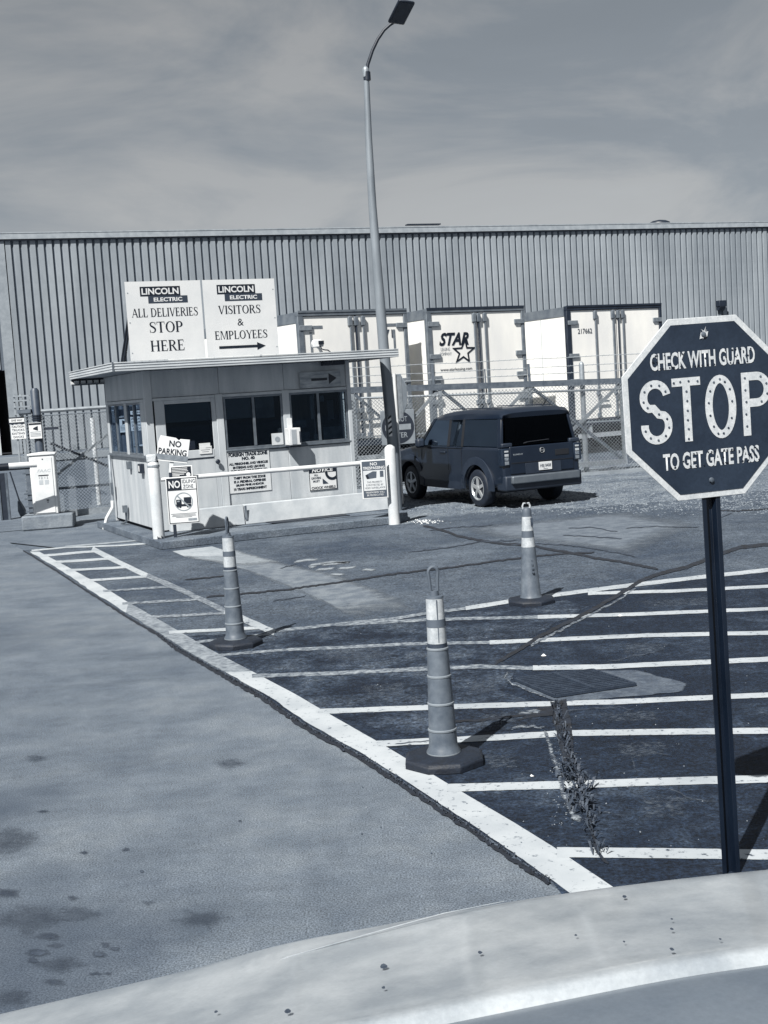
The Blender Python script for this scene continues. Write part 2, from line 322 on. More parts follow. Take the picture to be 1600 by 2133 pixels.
def strip(px, half, z, mat, name, parent, jit=.6, step=18, wob=None, taper=None):
    """painted strip on the ground: centre line in photo pixels, half thickness in pixels (perpendicular)"""
    pts = []
    for (a, b) in zip(px, px[1:]):
        n = max(1, int(math.hypot(b[0]-a[0], b[1]-a[1])/step))
        for i in range(n): pts.append((a[0]+(b[0]-a[0])*i/n, a[1]+(b[1]-a[1])*i/n))
    pts.append(px[-1]); top = []; bot = []
    for i, p in enumerate(pts):
        q = pts[min(i+1, len(pts)-1)]; r_ = pts[max(i-1, 0)]; d = Vector((q[0]-r_[0], q[1]-r_[1])).normalized()
        h = half if not isinstance(half, (list, tuple)) else half[0]+(half[1]-half[0])*i/(len(pts)-1)
        j1, j2 = rnd.uniform(-jit, jit), rnd.uniform(-jit, jit)
        top.append(G(p[0]+d.y*(h+j1), p[1]-d.x*(h+j1), z)); bot.append(G(p[0]-d.y*(h+j2), p[1]+d.x*(h+j2), z))
    mb = MB(); n = len(top); mb.add(top+bot, [(n+i, n+i+1, i+1, i) for i in range(n-1)])
    return mb.build(name, mat, parent)

def region(px, z, mat, name, parent=None, jit=0, step=30, kind=None):
    pts = []
    for a, b in zip(px, px[1:]+px[:1]):
        n = max(1, int(math.hypot(b[0]-a[0], b[1]-a[1])/step)) if jit else 1
        for i in range(n):
            j = jit if i else 0
            pts.append((a[0]+(b[0]-a[0])*i/n+rnd.uniform(-j, j), a[1]+(b[1]-a[1])*i/n+rnd.uniform(-j, j)*.5))
    bm = bmesh.new(); vs = [bm.verts.new(G(p[0], p[1], z)) for p in pts]; f = bm.faces.new(vs)
    if f.normal.z < 0: f.normal_flip()
    bm.normal_update()
    if bm.faces[:][0].normal.z < 0: bmesh.ops.reverse_faces(bm, faces=bm.faces[:])
    bmesh.ops.triangulate(bm, faces=bm.faces[:])
    me = bpy.data.meshes.new(name); bm.to_mesh(me); bm.free(); me.materials.append(mat)
    o = bpy.data.objects.new(name, me); col.objects.link(o)
    if parent: o.parent = parent
    if kind: o['kind'] = kind
    return o

def soft_mat(name, lo, hi, scale=12, hard=.22, level=.62, rough=.9, fine=.3):
    '''pavement wear that breaks up into grains towards its own edge'''
    m = M(name, lo*.75, hi*.75, scale=scale, rough=rough, fine=fine, fscale=70, contrast=(.42, .6)); t = m.node_tree; n = t.nodes.new; l = t.links.new; b = t.nodes['Principled BSDF']
    if 'soft' in m: return m
    m['soft'] = 1
    at = n('ShaderNodeAttribute'); at.attribute_name = 'fade'; tc = n('ShaderNodeTexCoord'); z = n('ShaderNodeTexNoise'); z.inputs['Scale'].default_value = scale*1.6; z.inputs['Detail'].default_value = 8; z.inputs['Roughness'].default_value = .75; l(tc.outputs['Object'], z.inputs[0])
    a = n('ShaderNodeMath'); a.operation = 'ADD'; l(at.outputs['Fac'], a.inputs[0]); l(z.outputs[0], a.inputs[1])
    q = n('ShaderNodeMapRange'); q.inputs[1].default_value = level; q.inputs[2].default_value = level+hard; l(a.outputs[0], q.inputs[0]); l(q.outputs[0], b.inputs['Alpha'])
    return m
def soft_strip(px, half, z, mat, name, parent, jit=.6, step=10, top=.8):
    pts = []
    for (a, b) in zip(px, px[1:]):
        n = max(1, int(math.hypot(b[0]-a[0], b[1]-a[1])/step))
        for i in range(n): pts.append((a[0]+(b[0]-a[0])*i/n, a[1]+(b[1]-a[1])*i/n))
    pts.append(px[-1]); v = []; fd = []; N_ = len(pts)
    for i, p in enumerate(pts):
        q = pts[min(i+1, N_-1)]; r_ = pts[max(i-1, 0)]; d = Vector((q[0]-r_[0], q[1]-r_[1])).normalized(); h = half if not isinstance(half, (list, tuple)) else half[0]+(half[1]-half[0])*i/(N_-1)
        o = rnd.uniform(-jit, jit)
        for k in (-1, 0, 1): v.append(G(p[0]+d.y*(h*k+o), p[1]-d.x*(h*k+o), z)); fd.append((0 if k else top) if 0 < i < N_-1 else 0)
    mb = MB(); mb.add(v, [(3*i+k, 3*i+3+k, 3*i+4+k, 3*i+1+k) for i in range(N_-1) for k in (0, 1)]); o = mb.build(name, mat, parent)
    at = o.data.attributes.new('fade', 'FLOAT', 'POINT'); at.data.foreach_set('value', fd); return o
def soft_region(px, z, mat, name, parent, inner=.75, top=.8, jit=3, step=20):
    pts = []
    for a, b in zip(px, px[1:]+px[:1]):
        n = max(1, int(math.hypot(b[0]-a[0], b[1]-a[1])/step))
        for i in range(n): pts.append((a[0]+(b[0]-a[0])*i/n+rnd.uniform(-jit, jit)*(i > 0), a[1]+(b[1]-a[1])*i/n+rnd.uniform(-jit, jit)*.4*(i > 0)))
    W_ = [G(p[0], p[1], z) for p in pts]; c = sum(W_, Vector())/len(W_); n = len(W_)
    inn = [c+(p-c)*inner for p in W_]; mb = MB(); mb.add(W_+inn+[c], [(i, (i+1) % n, n+(i+1) % n, n+i) for i in range(n)]+[(n+i, n+(i+1) % n, 2*n) for i in range(n)])
    o = mb.build(name, mat, parent); at = o.data.attributes.new('fade', 'FLOAT', 'POINT'); at.data.foreach_set('value', [0]*n+[top]*(n+1)); return o

# ================================================================== GROUND
c1 = G(60, 1960); c2 = G(130, 1830); c3 = G(420, 1910)
MCONC = ground_mat('road_concrete', [(.38, .16), (.5, .235), (.62, .31)], fine=.5, fscale=120, big=.22, bump=.35, bscale=90, rough=.8, streak=.09, midscale=2.2, coarse=9, cfine=.10,
                   blots=[(c1.x-.1, c1.y-.1, .75, 1.2, .55, .085), (-2.6, 6.6, .9, .6, .5, .10), (c3.x, c3.y, .22, .9, .3, .12), (-4.6, 11.8, 2.0, .7, .45, .115), (-4.9, 9.4, 1.2, .7, .35, .12)])
MASPH = ground_mat('old_asphalt', [(.38, .09), (.5, .135), (.62, .20)], fine=.40, fscale=40, big=.5, bump=.8, alli=.45, midscale=3, coarse=15, cfine=.34)
MSEAL = ground_mat('sealed_asphalt', [(.36, .018), (.5, .030), (.57, .055), (.66, .11)], fine=.5, fscale=50, coarse=18, cfine=.5, big=.9, bump=.6, midscale=5, warp=.5, rough=.75)
MWORN = ground_mat('worn_sealed_asphalt', [(.40, .02), (.48, .045), (.54, .085), (.64, .16)], fine=.5, fscale=45, coarse=22, cfine=.5, big=2.2, bump=.9, alli=.6, midscale=11, warp=1.2, crackscale=14)
MPAVE = ground_mat('far_pavement', [(.35, .15), (.5, .2), (.65, .25)], fine=.15, fscale=20, big=.1, bump=.2)
MGRAV = ground_mat('gravel', [(.36, .13), (.48, .22), (.56, .30), (.68, .40)], fine=.5, fscale=22, big=1.2, bump=1.0, midscale=5)
MPALE = ground_mat('pale_concrete_patch', [(.36, .22), (.5, .28), (.65, .34)], fine=.2, fscale=60, big=.8, bump=.3)
MAPRON = ground_mat('drain_apron_concrete', [(.36, .09), (.5, .13), (.65, .19)], fine=.35, fscale=60, big=1.5, bump=.4)
MRUBB = ground_mat('broken_edge', [(.4, .06), (.5, .22), (.6, .4)], fine=.6, fscale=40, big=8, bump=1, midscale=30)
MCRACK = M('crack_fill', .006, .014, scale=20, rough=.95)
MCRACK2 = M('faded_crack', .035, .06, scale=20, rough=.95)

mb = MB(); mb.quad((-300, -60, -.02), (300, -60, -.02), (300, 500, -.02), (-300, 500, -.02))
structure(mb.build('ground', MPAVE))
EDGE = [(20, 1130), (48, 1146), (118, 1189), (170, 1224), (219, 1255), (267, 1286), (328, 1321), (367, 1351), (437, 1391), (490, 1421), (542, 1450), (631, 1512), (750, 1578), (862, 1650), (987, 1734), (1075, 1794), (1150, 1844)]
edge_w = [G(*p) for p in EDGE]
last = edge_w[-1]; prev = edge_w[-4]; ext = last+(last-prev).normalized()*9
lot_n = [G(20, 1128)]
# concrete road, everything left of the joint and across the front of the gate
bm = bmesh.new()
pts = [Vector((-40, -6, 0)), Vector((ext.x, ext.y, 0))]+edge_w[::-1]+[G(120, 1141), G(330, 1131), G(350, 1060), Vector((-5.0, 26.6, 0)), Vector((-40, 22, 0))]
f = bm.faces.new([bm.verts.new((p.x, p.y, 0)) for p in pts]); bm.normal_update()
if f.normal.z < 0: f.normal_flip()
bmesh.ops.triangulate(bm, faces=bm.faces[:])
me = bpy.data.meshes.new('concrete_road'); bm.to_mesh(me); bm.free(); me.materials.append(MCONC)
road = structure(bpy.data.objects.new('concrete_road', me)); col.objects.link(road)
# asphalt lot right of the joint
bm = bmesh.new()
pts = [Vector((ext.x, ext.y, 0)), Vector((40, -6, 0)), Vector((40, 40, 0)), Vector((-5.0, 40, 0)), Vector((-5.0, 26.61, 0)), G(351, 1060), G(331, 1131.2), G(120, 1141.4)]+edge_w[1:]
f = bm.faces.new([bm.verts.new((p.x, p.y, 0.0005)) for p in pts]); bm.normal_update()
if f.normal.z < 0: f.normal_flip()
bmesh.ops.triangulate(bm, faces=bm.faces[:])
me = bpy.data.meshes.new('asphalt_lot'); bm.to_mesh(me); bm.free(); me.materials.append(MASPH)
lot = structure(bpy.data.objects.new('asphalt_lot', me)); col.objects.link(lot)
BL = [(570, 1313), (700, 1299), (818, 1289), (890, 1277), (970, 1266), (1050, 1254), (1150, 1240), (1240, 1228), (1450, 1203), (1600, 1187), (2000, 1135)]
region([(545, 1445), (437, 1380), (360, 1325), (470, 1322)]+BL+[(2600, 1150), (4200, 2600), (1700, 2600), (1150, 1835), (862, 1640), (750, 1570), (631, 1504)], .004, MSEAL, 'sealed_asphalt', lot, jit=1.5)
region([(437, 1378), (370, 1328), (470, 1320), (575, 1316), (700, 1303), (818, 1293), (1050, 1258), (1180, 1250), (1230, 1262), (1110, 1325), (1040, 1375), (1075, 1395), (1050, 1440), (1140, 1475), (1110, 1515), (1000, 1525), (820, 1530), (665, 1480), (525, 1406)], .0075, MWORN, 'worn_asphalt', lot, jit=5, step=18)
region([(885, 1084), (1000, 1068), (1240, 1056), (1400, 1044), (1700, 1010), (2300, 960), (2300, 900), (1290, 968), (735, 1005), (700, 1090), (845, 1092)], .004, MGRAV, 'gravel_strip', lot, jit=3, step=20)
# worn wheel track and faded patch
soft_region([(366, 1150), (442, 1139), (700, 1195), (850, 1250), (880, 1274), (745, 1291), (640, 1240), (500, 1185)], .0034, soft_mat('wheel_track', .17, .26, 5, .55, .55), 'pale_wheel_track', lot, inner=.6)
soft_region([(940, 1100), (1320, 1062), (1480, 1090), (1330, 1160), (1180, 1140), (1000, 1120)], .0034, soft_mat('pale_sweep', .15, .21, 5, .6, .60), 'pale_sweep', lot, inner=.6)
paintW = paint_mat('road_paint', .80, .07, .395, scale=24)
paintE = paint_mat('edge_paint', .84, .2, .385, scale=22, dirt=.13)
paintWorn = paint_mat('worn_road_paint', .62, .10, .50, scale=18, soft=.10)
paintFaint = paint_mat('faint_road_paint', .34, .14, .50, scale=14, soft=.16)
# edge line as one long strip, fresher near the truck
LEFT = [(62, 1149), (130, 1190), (192, 1232), (262, 1276), (341, 1324), (400, 1362), (470, 1400), (560, 1450), (645, 1508), (760, 1572), (872, 1644), (1000, 1728), (1090, 1790), (1168, 1846), (1400, 2005)]
RIGHT = [(82, 1149), (138, 1179), (205, 1216), (268, 1255), (348, 1300), (437, 1352), (525, 1398), (612, 1444), (705, 1498), (800, 1552), (931, 1631), (1069, 1712), (1150, 1762), (1272, 1844), (1520, 2005)]
mbw = MB(); mbf = MB()
for i in range(len(LEFT)-1):
    tgt = mbw if (i >= 6 or i < 3) else mbf
    n = 8
    for k in range(n):
        def lp(A, t, j): return G(A[i][0]+(A[i+1][0]-A[i][0])*t+j, A[i][1]+(A[i+1][1]-A[i][1])*t, .0105)
        a0, a1 = k/n, (k+1)/n; random.seed(i*50+k); j0 = random.uniform(-2, 2) if k else 0; random.seed(i*50+k+1); j1 = random.uniform(-2, 2) if k < n-1 else 0
        tgt.quad(lp(LEFT, a0, j0), lp(LEFT, a1, j1), lp(RIGHT, a1, j1*.2), lp(RIGHT, a0, j0*.2))
mbw.build('edge_line', paintE, lot); mbf.build('edge_line', paint_mat('edge_paint_worn', .60, .16, .47, scale=13, soft=.12), lot)
H = [([(1160, 1775), (1380, 1777), (1600, 1780), (2300, 1786)], 10.5), ([(931, 1641), (1190, 1634), (1400, 1627), (1600, 1622), (2200, 1606)], 8),
     ([(785, 1549), (1000, 1538), (1180, 1527), (1400, 1524), (1600, 1522), (2200, 1516)], 6.2), ([(662, 1482), (900, 1473), (1130, 1466), (1300, 1461), (1600, 1447), (2200, 1420)], 5.2),
     ([(1110, 1391), (1250, 1389), (1400, 1382), (1600, 1373), (2200, 1345)], 5.0), ([(1020, 1338), (1150, 1332), (1350, 1323), (1600, 1318), (2200, 1303)], 4.0),
     ([(1120, 1285), (1300, 1280), (1450, 1274), (1600, 1268), (2200, 1246)], 3.6), ([(1225, 1236), (1400, 1231), (1600, 1221), (2200, 1195)], 3.3),
     ([(970, 1267), (1050, 1254), (1150, 1240), (1240, 1228), (1340, 1216), (1450, 1203), (1600, 1187), (2000, 1140)], 4.0)]
for p, h in H: strip(p, h, .0112+.0001*rnd.random(), paintW, 'painted_stripe', lot, jit=.35)
H2 = [([(525, 1408), (700, 1402), (860, 1394), (1000, 1388), (1060, 1390), (1110, 1391)], 4.0), ([(600, 1353), (720, 1348), (850, 1341), (940, 1339), (1020, 1338)], 3.2),
      ([(700, 1301), (818, 1294), (940, 1289), (1120, 1285)], 3.2), ([(575, 1314), (640, 1307), (700, 1300), (818, 1289), (890, 1277), (970, 1267)], 3.0)]
for p, h in H2: strip(p, h, .0122+.0001*rnd.random(), paintWorn, 'worn_stripe', lot, jit=.5)
# ladder-marked walkway
for a, b, h, fresh in [((82, 1158), (197, 1148), 2.2, 1), ((112, 1171), (236, 1163), 2.4, 1), ((138, 1188), (267, 1181), 2.4, 1), ((180, 1209), (306, 1201), 2.2, 1), ((215, 1231), (363, 1221), 2.2, 0), ((255, 1257), (416, 1248), 2.4, 0), ((306, 1285), (470, 1277), 2.6, 0), ((352, 1317), (547, 1307), 3.0, 1), ((402, 1338), (564, 1320), 2.4, 0), ((445, 1365), (600, 1353), 2.4, 0)]:
    strip([a, b], h, .0122, paintW if fresh else paintWorn, 'walkway_rung', lot, jit=.4)
strip([(192, 1143), (245, 1170)], 5.0, .0134, paintW, 'walkway_line', lot, jit=.4); strip([(245, 1170), (306, 1199)], 5.0, .0134, paintW, 'walkway_line', lot)
strip([(306, 1199), (372, 1226), (468, 1272)], 5, .0134, paintWorn, 'walkway_line', lot, jit=.8); strip([(468, 1272), (572, 1318)], 6.5, .0134, paint_mat('walk_paint', .7, .12, .42, scale=15), 'walkway_line', lot)
strip([(66, 1147), (136, 1140), (250, 1136), (322, 1131)], 1.6, .0146, paintW, 'walkway_line', lot, jit=.3)
strip([(136, 1138), (200, 1133), (318, 1123)], 1.3, .0146, paint_mat('thin_paint', .6, .2, .42), 'walkway_line', road, jit=.3)
region([(359, 1148), (442, 1138), (482, 1151), (470, 1157), (384, 1159)], .0112, paint_mat('block_paint', .70, .25, .38, scale=14, soft=.10), 'painted_block', lot, jit=1)
soft_region([(355, 1146), (480, 1140), (600, 1172), (520, 1180), (384, 1164)], .0106, soft_mat('block_ghost', .28, .36, 8, .5, .62), 'faded_block', lot, inner=.55)
# ghost of an old word on the pavement
for p in ([(610, 1171), (640, 1166), (665, 1166)], [(640, 1178), (690, 1171), (728, 1171), (668, 1176)], [(655, 1187), (700, 1183)], [(662, 1181), (640, 1180)], [(745, 1181), (700, 1184)], [(752, 1186), (785, 1187)], [(685, 1195), (720, 1197)]):
    soft_strip(p, 3.4, .0118+rnd.random()*.0006, soft_mat('ghost_letter_paint', .32, .42, 12, .5, .6), 'faded_letter', lot, jit=.4, top=.75)
# the open joint along the concrete edge
mb = MB(); top = []; bot = []
JE = EDGE[1:]
for i in range(len(JE)-1):
    n = 14
    for k in range(n):
        t = k/n; x, y = JE[i][0]+(JE[i+1][0]-JE[i][0])*t, JE[i][1]+(JE[i+1][1]-JE[i][1])*t; sc_ = max(.35, min(1, (y-1120)/330))
        top.append(G(x+(3+rnd.uniform(-2.6, 3.4))*sc_, y-(3+rnd.uniform(-2, 3))*sc_, .0165)); bot.append(G(x-(3.0+rnd.uniform(-2, 2.2))*sc_, y+(3.5+rnd.uniform(-2, 2))*sc_, .0165))
n = len(top); mb.add(top+bot, [(n+i, n+i+1, i+1, i) for i in range(n-1)]); mb.build('open_joint', MCRACK, road)
# cracks
for p, h, m_ in [([(880, 1094), (930, 1108), (960, 1118), (1010, 1127), (1050, 1132), (1110, 1137), (1180, 1150), (1240, 1162), (1300, 1171), (1372, 1186)], 1.5, MCRACK),
              ([(1060, 1135), (1120, 1131), (1185, 1136), (1240, 1142), (1330, 1160)], .9, MCRACK2),
              ([(430, 1243), (500, 1237), (600, 1227), (716, 1211), (800, 1198), (870, 1189), (940, 1181), (1090, 1161), (1170, 1153), (1240, 1150)], 1.1, MCRACK),
              ([(385, 1207), (470, 1200)], .8, MCRACK), ([(565, 1252), (640, 1240)], .8, MCRACK2), ([(580, 1184), (620, 1174)], .7, MCRACK2), ([(848, 1150), (885, 1146), (945, 1138), (1000, 1128), (1080, 1125)], 1.0, MCRACK2),
              ([(890, 1105), (955, 1098), (1030, 1093)], .9, MCRACK2), ([(1180, 1100), (1230, 1098), (1290, 1108)], .7, MCRACK2), ([(1170, 1114), (1240, 1118), (1300, 1122)], .8, MCRACK2), ([(1300, 1100), (1370, 1096), (1460, 1098)], .6, MCRACK2),
              ([(1500, 1062), (1540, 1064), (1600, 1060), (1700, 1052)], .9, MCRACK), ([(1480, 1085), (1530, 1066)], .5, MCRACK2),
              ([(1700, 1122), (1600, 1134), (1540, 1140), (1500, 1154), (1430, 1181), (1370, 1196), (1330, 1212), (1290, 1238), (1200, 1288), (1130, 1322), (1060, 1366), (1030, 1382)], 2.4, MCRACK),
              ([(820, 1550), (900, 1542)], .9, MCRACK2), ([(940, 1502), (1000, 1500), (1060, 1492), (1110, 1487)], 1.6, MCRACK),
             
              ([(1265, 1800), (1243, 1770), (1226, 1700), (1205, 1610), (1176, 1540), (1165, 1470)], 2.2, MCRACK)]:
    soft_strip([(x+rnd.uniform(-1, 1), y) for x, y in p], h*1.7, .0152+rnd.random()*.001, soft_mat('crack_dark', .006, .02, 10, .12, .55) if m_ is MCRACK else soft_mat('crack_faint', .03, .08, 9, .3, .72), 'crack', lot, jit=.9, step=8)
# crumbled pale edges beside the seams
for p, h in [([(1330, 1222), (1290, 1248), (1220, 1284), (1150, 1322), (1100, 1345)], (2, 4)), ([(1060, 1395), (1050, 1412), (1070, 1425), (1140, 1455)], (2.5, 1.5)),
             ([(1135, 1515), (1148, 1560), (1165, 1610), (1172, 1650), (1196, 1700), (1212, 1715)], (4, 9)), ([(1075, 1490), (1110, 1480), (1130, 1486)], (6, 5)), ([(1060, 1518), (1100, 1512), (1140, 1516)], (4, 3)), ([(1440, 1178), (1480, 1160), (1520, 1150)], (2.4, 1))]:
    soft_strip(p, (h[0]*1.8, h[1]*1.8), .0142+.0003*rnd.random(), soft_mat('crumbled_edge_mat', .05, .34, 30, .14, .80, fine=.6), 'crumbled_edge', lot, jit=2.0, step=9, top=.55)
soft_region([(1145, 1460), (1180, 1455), (1192, 1525), (1196, 1590), (1215, 1620), (1185, 1610), (1160, 1540)], .0138, soft_mat('crack_dark', .006, .02), 'dark_patch', lot)
soft_region([(1075, 1502), (1120, 1474), (1170, 1466), (1155, 1490), (1110, 1494)], .0136, soft_mat('crack_dark', .006, .02), 'dark_patch', lot)
for p in ([(1240, 1540), (1400, 1528), (1460, 1560), (1330, 1600), (1230, 1580)], [(1290, 1640), (1480, 1640), (1460, 1720), (1300, 1730)], [(560, 1340), (860, 1335), (900, 1380), (640, 1395)], [(700, 1420), (880, 1405), (880, 1465), (740, 1470)], [(940, 1410), (1040, 1400), (1080, 1450), (950, 1462)], [(1240, 1250), (1560, 1232), (1600, 1262), (1300, 1274)], [(960, 1480), (1090, 1470), (1120, 1510), (960, 1525)], [(960, 1560), (1100, 1560), (1120, 1610), (1010, 1620)], [(1180, 1480), (1420, 1468), (1440, 1510), (1210, 1515)], [(1260, 1330), (1440, 1330), (1420, 1365), (1250, 1378)]):
    soft_region(p, .0092+.0006*rnd.random(), soft_mat('tired_seal', .06, .16, 18, .25, .86, fine=.5), 'worn_patch', lot, inner=.4, top=.42)
for p in ([(1295, 1573), (1340, 1564), (1400, 1573)], [(1370, 1630), (1410, 1650), (1450, 1668)], [(1180, 1480), (1290, 1472), (1320, 1482)], [(1250, 1690), (1310, 1700)], [(1315, 1570), (1322, 1600), (1335, 1615)], [(1260, 1380), (1320, 1366), (1370, 1358)], [(1400, 1660), (1500, 1672)]):
    soft_strip(p, 4, .0104, soft_mat('scrape', .06, .13, 14, .4, .74), 'scrape_mark', lot, jit=1.5, top=.5)
# drain: apron, frame, grate with bars
soft_region([(1060, 1424), (1100, 1409), (1230, 1396), (1330, 1396), (1432, 1424), (1422, 1440), (1330, 1450), (1160, 1462)], .0132, soft_mat('apron_concrete', .085, .14, 9, .25, .45, fine=.4), 'drain_apron', lot, inner=.88, top=.8)
ga, gb, gc, gd = G(1072, 1420), G(1235, 1401), G(1324, 1431), G(1157, 1456)
gr = thing('drain_grate', 'flat dark iron storm drain grate set among the white hatching lines', 'drain', (0, 0, 0))
mb = MB()
def gl(s_, t_, z): a = ga.lerp(gb, s_); b = gd.lerp(gc, s_); p = a.lerp(b, t_); return Vector((p.x, p.y, z))
MIRON = M('cast_iron', .022, .045, scale=14, rough=.6, fine=.3)
mb.poly([gl(0, 0, .0146), gl(0, 1, .0146), gl(1, 1, .0146), gl(1, 0, .0146)]); mb.build('pit', BLACK, gr)
mb = MB()
for (a, b) in (((0, 0), (1, 0)), ((1, 0), (1, 1)), ((1, 1), (0, 1)), ((0, 1), (0, 0))): mb.bar(gl(a[0], a[1], .02), gl(b[0], b[1], .02), .018)
mb.bar(gl(.5, 0, .021), gl(.5, 1, .021), .03); mb.bar(gl(.25, 0, .0205), gl(.25, 1, .0205), .012); mb.bar(gl(.75, 0, .0205), gl(.75, 1, .0205), .012)
mb.build('frame', MIRON, gr)
for i in range(1, 12):
    MB().bar(gl(0.02, i/12, .019), gl(.98, i/12, .019), .018).build('grate_bar', MIRON, gr)

# weeds in the joint and crack, stones, gravel
def blades(path, count, spread, hgt, name, mat, wid=.006):
    mb = MB(); pts = [G(*p) for p in path]; L_ = [0]
    for a, b in zip(pts, pts[1:]): L_.append(L_[-1]+(b-a).length)
    for _ in range(count):
        d = rnd.random()*L_[-1]; i = max(k for k in range(len(L_)-1) if L_[k] <= d); t = (d-L_[i])/(L_[i+1]-L_[i]); p = pts[i].lerp(pts[i+1], t)
        p = p+Vector((rnd.gauss(0, spread), rnd.gauss(0, spread), .012)); an = rnd.random()*6.28; hh = hgt*rnd.uniform(.3, 1.2); ln = rnd.uniform(.3, 1.5)*hh
        dr = Vector((math.cos(an), math.sin(an), 0)); sd = Vector((-dr.y, dr.x, 0))*wid*rnd.uniform(.6, 1.4); m1 = p+dr*ln*.5+Vector((0, 0, hh*.8)); e = p+dr*ln+Vector((0, 0, hh*.75))
        mb.add([p-sd*.5, p+sd*.5, m1+sd, m1-sd, e], [(0, 1, 2, 3), (3, 2, 4)])
    return mb.build(name, mat)
WEED = M('weed_leaves', .02, .07, scale=30, rough=.7); DRYW = M('dry_grass', .01, .05, scale=20, rough=.8)
stuff(tag(blades([(1160, 1470), (1175, 1540), (1195, 1600), (1215, 1660), (1228, 1720), (1250, 1790)], 260, .016, .050, 'weeds', WEED, .005), 'small leafy weeds growing in the asphalt crack below the drain', 'weeds'))
stuff(tag(blades([(1180, 1600), (1205, 1640), (1215, 1700)], 200, .035, .050, 'weeds', WEED, .007), 'clump of spreading weeds on the crack near the lowest hatching lines', 'weeds'))
stuff(tag(blades([p for p in JE if p[1] > 1300], 900, .010, .014, 'joint_grass', DRYW, .004), 'dark dry grass and grit in the joint along the white edge line', 'grass'))
def pebbles(fn, count, r0, r1, name, mat):
    mb = MB()
    for _ in range(count):
        p = fn(); r_ = rnd.uniform(r0, r1); a = rnd.random()*6.28; vs = []
        for k in range(5): vs.append((p.x+r_*math.cos(a+k*1.2566)*rnd.uniform(.7, 1.2), p.y+r_*math.sin(a+k*1.2566)*rnd.uniform(.7, 1.2), p.z-.002+r_*.1))
        vs += [(p.x+rnd.uniform(-.3, .3)*r_, p.y+rnd.uniform(-.3, .3)*r_, p.z+r_*.75)]
        mb.add(vs, [(k, (k+1) % 5, 5) for k in range(5)])
    return mb.build(name, mat)
STONE = M('stones', .06, .26, scale=3, rough=.9, contrast=(.45, .55)); STONE2 = M('gravel_stones', .06, .22, scale=6, rough=.95, contrast=(.42, .58))
stuff(tag(pebbles(lambda: G(rnd.uniform(700, 1600), rnd.uniform(1300, 1800), .012), 110, .0025, .006, 'loose_stones', STONE), 'scattered pale grit and stones lying on the dark asphalt', 'stones'))
stuff(tag(pebbles(lambda: G(rnd.uniform(1130, 1180)+20, rnd.uniform(1520, 1720), .014), 150, .002, .004, 'crumbled_asphalt', STONE), 'crumbs of pale asphalt beside the weedy crack', 'rubble'))
stuff(tag(pebbles(lambda: G(rnd.uniform(840, 1620), rnd.triangular(985, 1075, 1040), .004), 6500, .008, .022, 'gravel', STONE2), 'loose gravel strip between the asphalt and the chain link fence', 'gravel'))
stuff(tag(pebbles(lambda: G(rnd.gauss(885, 16), rnd.gauss(1086, 2.5), .006), 90, .006, .016, 'white_rubble', WHITE), 'patch of broken white rubble by the base of the right bollard', 'rubble'))
for (u, v, r_) in [(1132, 1366, .022), (1108, 1616, .012), (1292, 1283, .022)]:
    p = G(u, v, .012); o = pebbles(lambda: p, 1, r_, r_*1.1, 'stone', WHITE)
    tag(o, {1132: 'single white pebble on dark asphalt above the drain grate', 1108: 'tiny white pebble near the base of the nearest channelizer cone', 1292: 'flat white pebble touching a thin hatching stripe'}[u], 'stone')

# ================================================================== WAREHOUSE
AZW = 69.34; W0 = Vector((-20.11, 68.46, 0))
wh = thing('warehouse', 'long grey ribbed metal warehouse wall filling the background', 'building', W0, R(90-AZW))
MW = M('ribbed_cladding', .24, .34, world=True, scale=.55, rough=.6, stretch=(1, 1, .25), fine=.05, fscale=3)
MWD = M('cladding_pan', .10, .13, scale=1, rough=.7)
SL = 86.0
mb = MB(); mb.box(.35, .0, -.5, SL, 28, 11.75); mb.box(-14, .0, 4.55, .35, 28, 11.75); mb.box(-30, 0, -.5, -14, 28, 11.75)
mb.build('wall', MWD, wh)
PIT = .432; rib = None; nr = int((SL-.7)/PIT)
for i in range(nr):
    if rib is None:
        m_ = MB(); a, b, dp = .035, PIT-.07, .095
        m_.prism([(a, -.001, 0), (a+.03, -dp, 0), (b-.03, -dp, 0), (b, -.001, 0)][::-1], (0, 0, 11.42)); rib = m_.build('wall_panel', MW, wh); rib.location = (.7, 0, 0)
    else:
        o = rib.copy(); o.location = (.7+PIT*i, rnd.uniform(-.006, .006), 0); col.objects.link(o); o.parent = wh
mb = MB(); mb.box(.15, -.13, 0, .7, -.002, 11.42); mb.build('corner_trim', M('trim_metal', .26, .34, rough=.6), wh)
mb = MB()
for i in range(22): mb.box(-.42-.6*i, -.06, 4.6, -.05-.6*i, -.002, 11.42)
mb.build('header_cladding', MW, wh)
mb = MB(); mb.box(-14, -.22, 11.42, SL, -.001, 11.50); mb.build('drip_edge', DARKM, wh)
mb = MB(); mb.box(-14, -.26, 11.50, SL, .2, 11.80); mb.box(-14, -.28, 11.80, SL, .2, 11.86); mb.build('roof_fascia', M('fascia_metal', .3, .4, rough=.5), wh)
mb = MB(); mb.prism([(-14, .2, 11.84), (-14, 28, 12.6), (-14, 28, 11.7), (-14, .2, 11.7)], (SL+14, 0, 0)); mb.build('roof', M('roof_metal', .3, .4, rough=.5), wh)
mb = MB(); mb.box(-13.9, .5, .02, .3, 14, 4.5); 
mb2 = MB(); mb2.quad((-13.95, 9, 0), (.34, 9, 0), (.34, 9, 4.54), (-13.95, 9, 4.54)); mb2.quad((.33, 9, 0), (.33, 0.05, 0), (.33, .05, 4.54), (.33, 9, 4.54)); mb2.quad((-13.95, 9, 4.5), (.34, 9, 4.5), (.34, .05, 4.5), (-13.95, .05, 4.5)); mb2.quad((-13.95, .02, .05), (.34, .02, .05), (.34, 9, .05), (-13.95, 9, .05))
